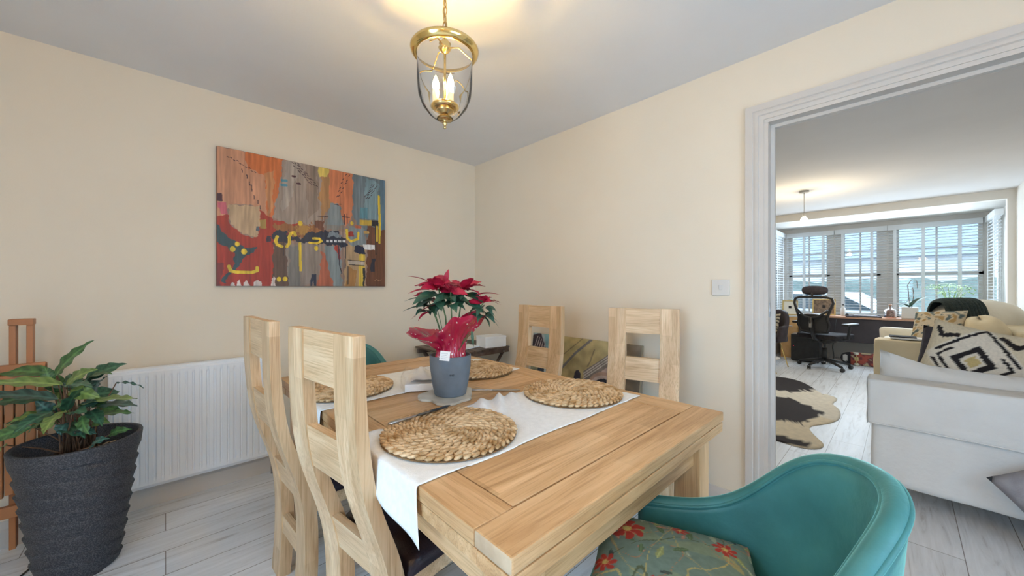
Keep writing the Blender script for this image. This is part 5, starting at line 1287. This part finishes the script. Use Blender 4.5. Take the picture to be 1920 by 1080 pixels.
add_tube(b, [(0, 0, .16), (.01, .01, .35), (0, .02, .50), (0, -.02, .58), (0, -.07, .56), (0, -.075, .45)], .004, 6); add_tube(b, [(0, -.02, .16), (.01, -.04, .35), (0, -.03, .46)], .004, 6); obj('flower_stem', b, stemm, orch)
palm = thing('potted_palm', 'light green feathery palm on the window side of the desk', 'potted plant', (8.02, -.47, .747))
b = NB(); add_lathe(b, [(0, 0), (.07, 0), (.085, .13), (.078, .13), (.07, .12), (0, .12)], seg=24); obj('pot', b, creamw, palm)
rnd = random.Random(6)
for k in range(11):
    a = 2*PI*k/11; b = NB(); d = Vector((math.cos(a), math.sin(a), 0)); L = rnd.uniform(.16, .24); h = rnd.uniform(.22, .42)
    pts = [Vector((0, 0, .12))+d*L*q+Vector((0, 0, h*math.sin(q*2.0))) for q in (0, .2, .4, .6, .8, 1)]
    add_tube(b, pts, .003, 5)
    for q in range(2, 6):
        for s in (-1, 1):
            side = Vector((-d.y, d.x, 0))*s; add_leaf(b, pts[q], pts[q]+(side*.07+d*.05+Vector((0, 0, -.02))), .016, n=5, m=2)
    obj('frond', b, lgreen, palm, norm=False)
bt_ = thing('glass_bottle', 'pinkish brown glass bottle beside the white orchid pot', 'bottle', (7.98, .12, .747))
b = NB(); add_lathe(b, [(0, 0), (.062, 0), (.068, .01), (.068, .10), (.058, .125), (.02, .14), (.016, .18), (.02, .185)], seg=28); obj('body', b, amber, bt_)
b = NB(); add_lathe(b, [(0, .185), (.018, .185), (.018, .205), (0, .205)], seg=16); obj('stopper', b, deskw, bt_)
b = NB(); add_box(b, -.14, .14, -.20, .20, 0, .014, .002, M=tr(8.0, .42, .747, rz=.1)); tag(obj('notebook', b, darkf), 'thin dark notebook lying on the desk left of the glass bottle', 'notebook')
b = NB(); add_box(b, -.10, .10, -.13, .13, 0, .010, .002, M=tr(7.98, .40, .7625, rz=-.1)); tag(obj('notebook', b, greyf), 'smaller grey notebook lying on top of the dark notebook', 'notebook')
b = NB(); add_box(b, -.12, .12, -.18, .18, 0, .05, .004, M=tr(8.0, .98-.02, .747, rz=.05)); b.free()
b = NB(); grid(b, 16, 16, lambda u, v: Vector((7.88+.14*u, .88+.36*v, .749+.022*abs(math.sin(u*4+v*3))))); o = tag(obj('paper_pile', b, paper, norm=False), 'loose white papers on the desk seen through the office chair back', 'papers'); md = o.modifiers.new('t', 'SOLIDIFY'); md.thickness = .003
cd = thing('soap_bottle', 'slim white bottle standing on the desk right of the office chair', 'bottle', (8.08, .66, .747))
b = NB(); add_lathe(b, [(0, 0), (.028, 0), (.030, .01), (.030, .12), (.012, .14), (.010, .17), (0, .17)], seg=20); obj('body', b, gloss_w, cd)
b = NB(); add_lathe(b, [(0, .17), (.014, .17), (.014, .19), (0, .19)], seg=14); obj('cap', b, black_p, cd)
b = NB(); add_lathe(b, [(0, 0), (.020, 0), (.022, .03), (.014, .05), (0, .052)], seg=16); o = tag(obj('ink_pot', b, black_p), 'tiny black pot on the desk edge beside the slim white bottle', 'pot'); o.location = (7.92, .60, .7455)
# ================================================================== PENDANT IN LIVING ROOM
pe = thing('pendant_bulb', 'bare glowing bulb hanging from a white ceiling rose in the living room', 'ceiling light', (5.68, .82, 2.0))
b = NB(); add_lathe(b, [(0, CZ-2.0), (.05, CZ-2.0), (.05, CZ-2.0-.018), (.04, CZ-2.0-.024), (0, CZ-2.0-.024)], seg=28); obj('ceiling_rose', b, gloss_w, pe)
b = NB(); add_tube(b, [(0, 0, .11), (0, 0, CZ-2.0-.02)], .0035, 8); obj('flex', b, gloss_w, pe)
b = NB(); add_tube(b, [(0, 0, .062), (0, 0, .115)], .017, 14); obj('lamp_holder', b, gloss_w, pe)
b = NB(); add_lathe(b, [(0, .0), (.020, .004), (.034, .020), (.037, .034), (.030, .052), (.018, .066), (0, .068)], seg=24); obj('bulb', b, bulbw, pe)
# ================================================================== BLINDS
def blind(label, a0, a1, axis, pl, z0=.76, z1=2.19, sgn=-1, tapes=(.15, .5, .85)):
    t = thing('venetian_blind', label, 'window blind', (pl, a0, 0) if axis == 'u' else (a0, pl, 0))
    L = a1-a0
    def bx(b, p0, p1, d0, d1, q0, q1, tilt=0):
        M = None
        if axis == 'u':
            if tilt: M = Matrix.Translation(((d0+d1)/2, 0, (q0+q1)/2)) @ Matrix.Rotation(tilt, 4, 'Y') @ Matrix.Translation((-(d0+d1)/2, 0, -(q0+q1)/2))
            add_box(b, d0, d1, p0, p1, q0, q1, M=M)
        else:
            if tilt: M = Matrix.Translation((0, (d0+d1)/2, (q0+q1)/2)) @ Matrix.Rotation(-tilt, 4, 'X') @ Matrix.Translation((0, -(d0+d1)/2, -(q0+q1)/2))
            add_box(b, p0, p1, d0, d1, q0, q1, M=M)
    b = NB(); bx(b, 0, L, -.035, .035, z1-.075, z1); obj('headrail', b, blind_m, t)
    b = NB(); z = z0+.03
    while z < z1-.08: bx(b, .003, L-.003, -.024, .024, z, z+.0028, .13); z += .043
    o = obj('slat', b, blind_m, t)
    b = NB(); bx(b, .003, L-.003, -.026, .026, z0, z0+.018); obj('bottom_rail', b, blind_m, t)
    for f in tapes:
        b = NB(); bx(b, L*f-.018, L*f+.018, -.027, -.0255, z0, z1-.07); bx(b, L*f-.018, L*f+.018, .0255, .027, z0, z1-.07); obj('ladder_tape', b, blind_m, t)
blind('white venetian blind on the left of the three front bay windows', .80, 1.46, 'u', BU-.09, tapes=(.22, .62))
blind('white venetian blind on the middle of the three front bay windows', .16, .79, 'u', BU-.09, tapes=(.28, .84))
blind('white venetian blind on the right of the three front bay windows', -.78, .15, 'u', BU-.09, tapes=(.22, .60, .92))
blind('white venetian blind on the left side return of the bay', LU+.2, BU-.15, 'v', 1.50, tapes=(.2, .8))
blind('white venetian blind on the right side return of the bay', LU+.2, BU-.15, 'v', LV+.10, tapes=(.2, .8))
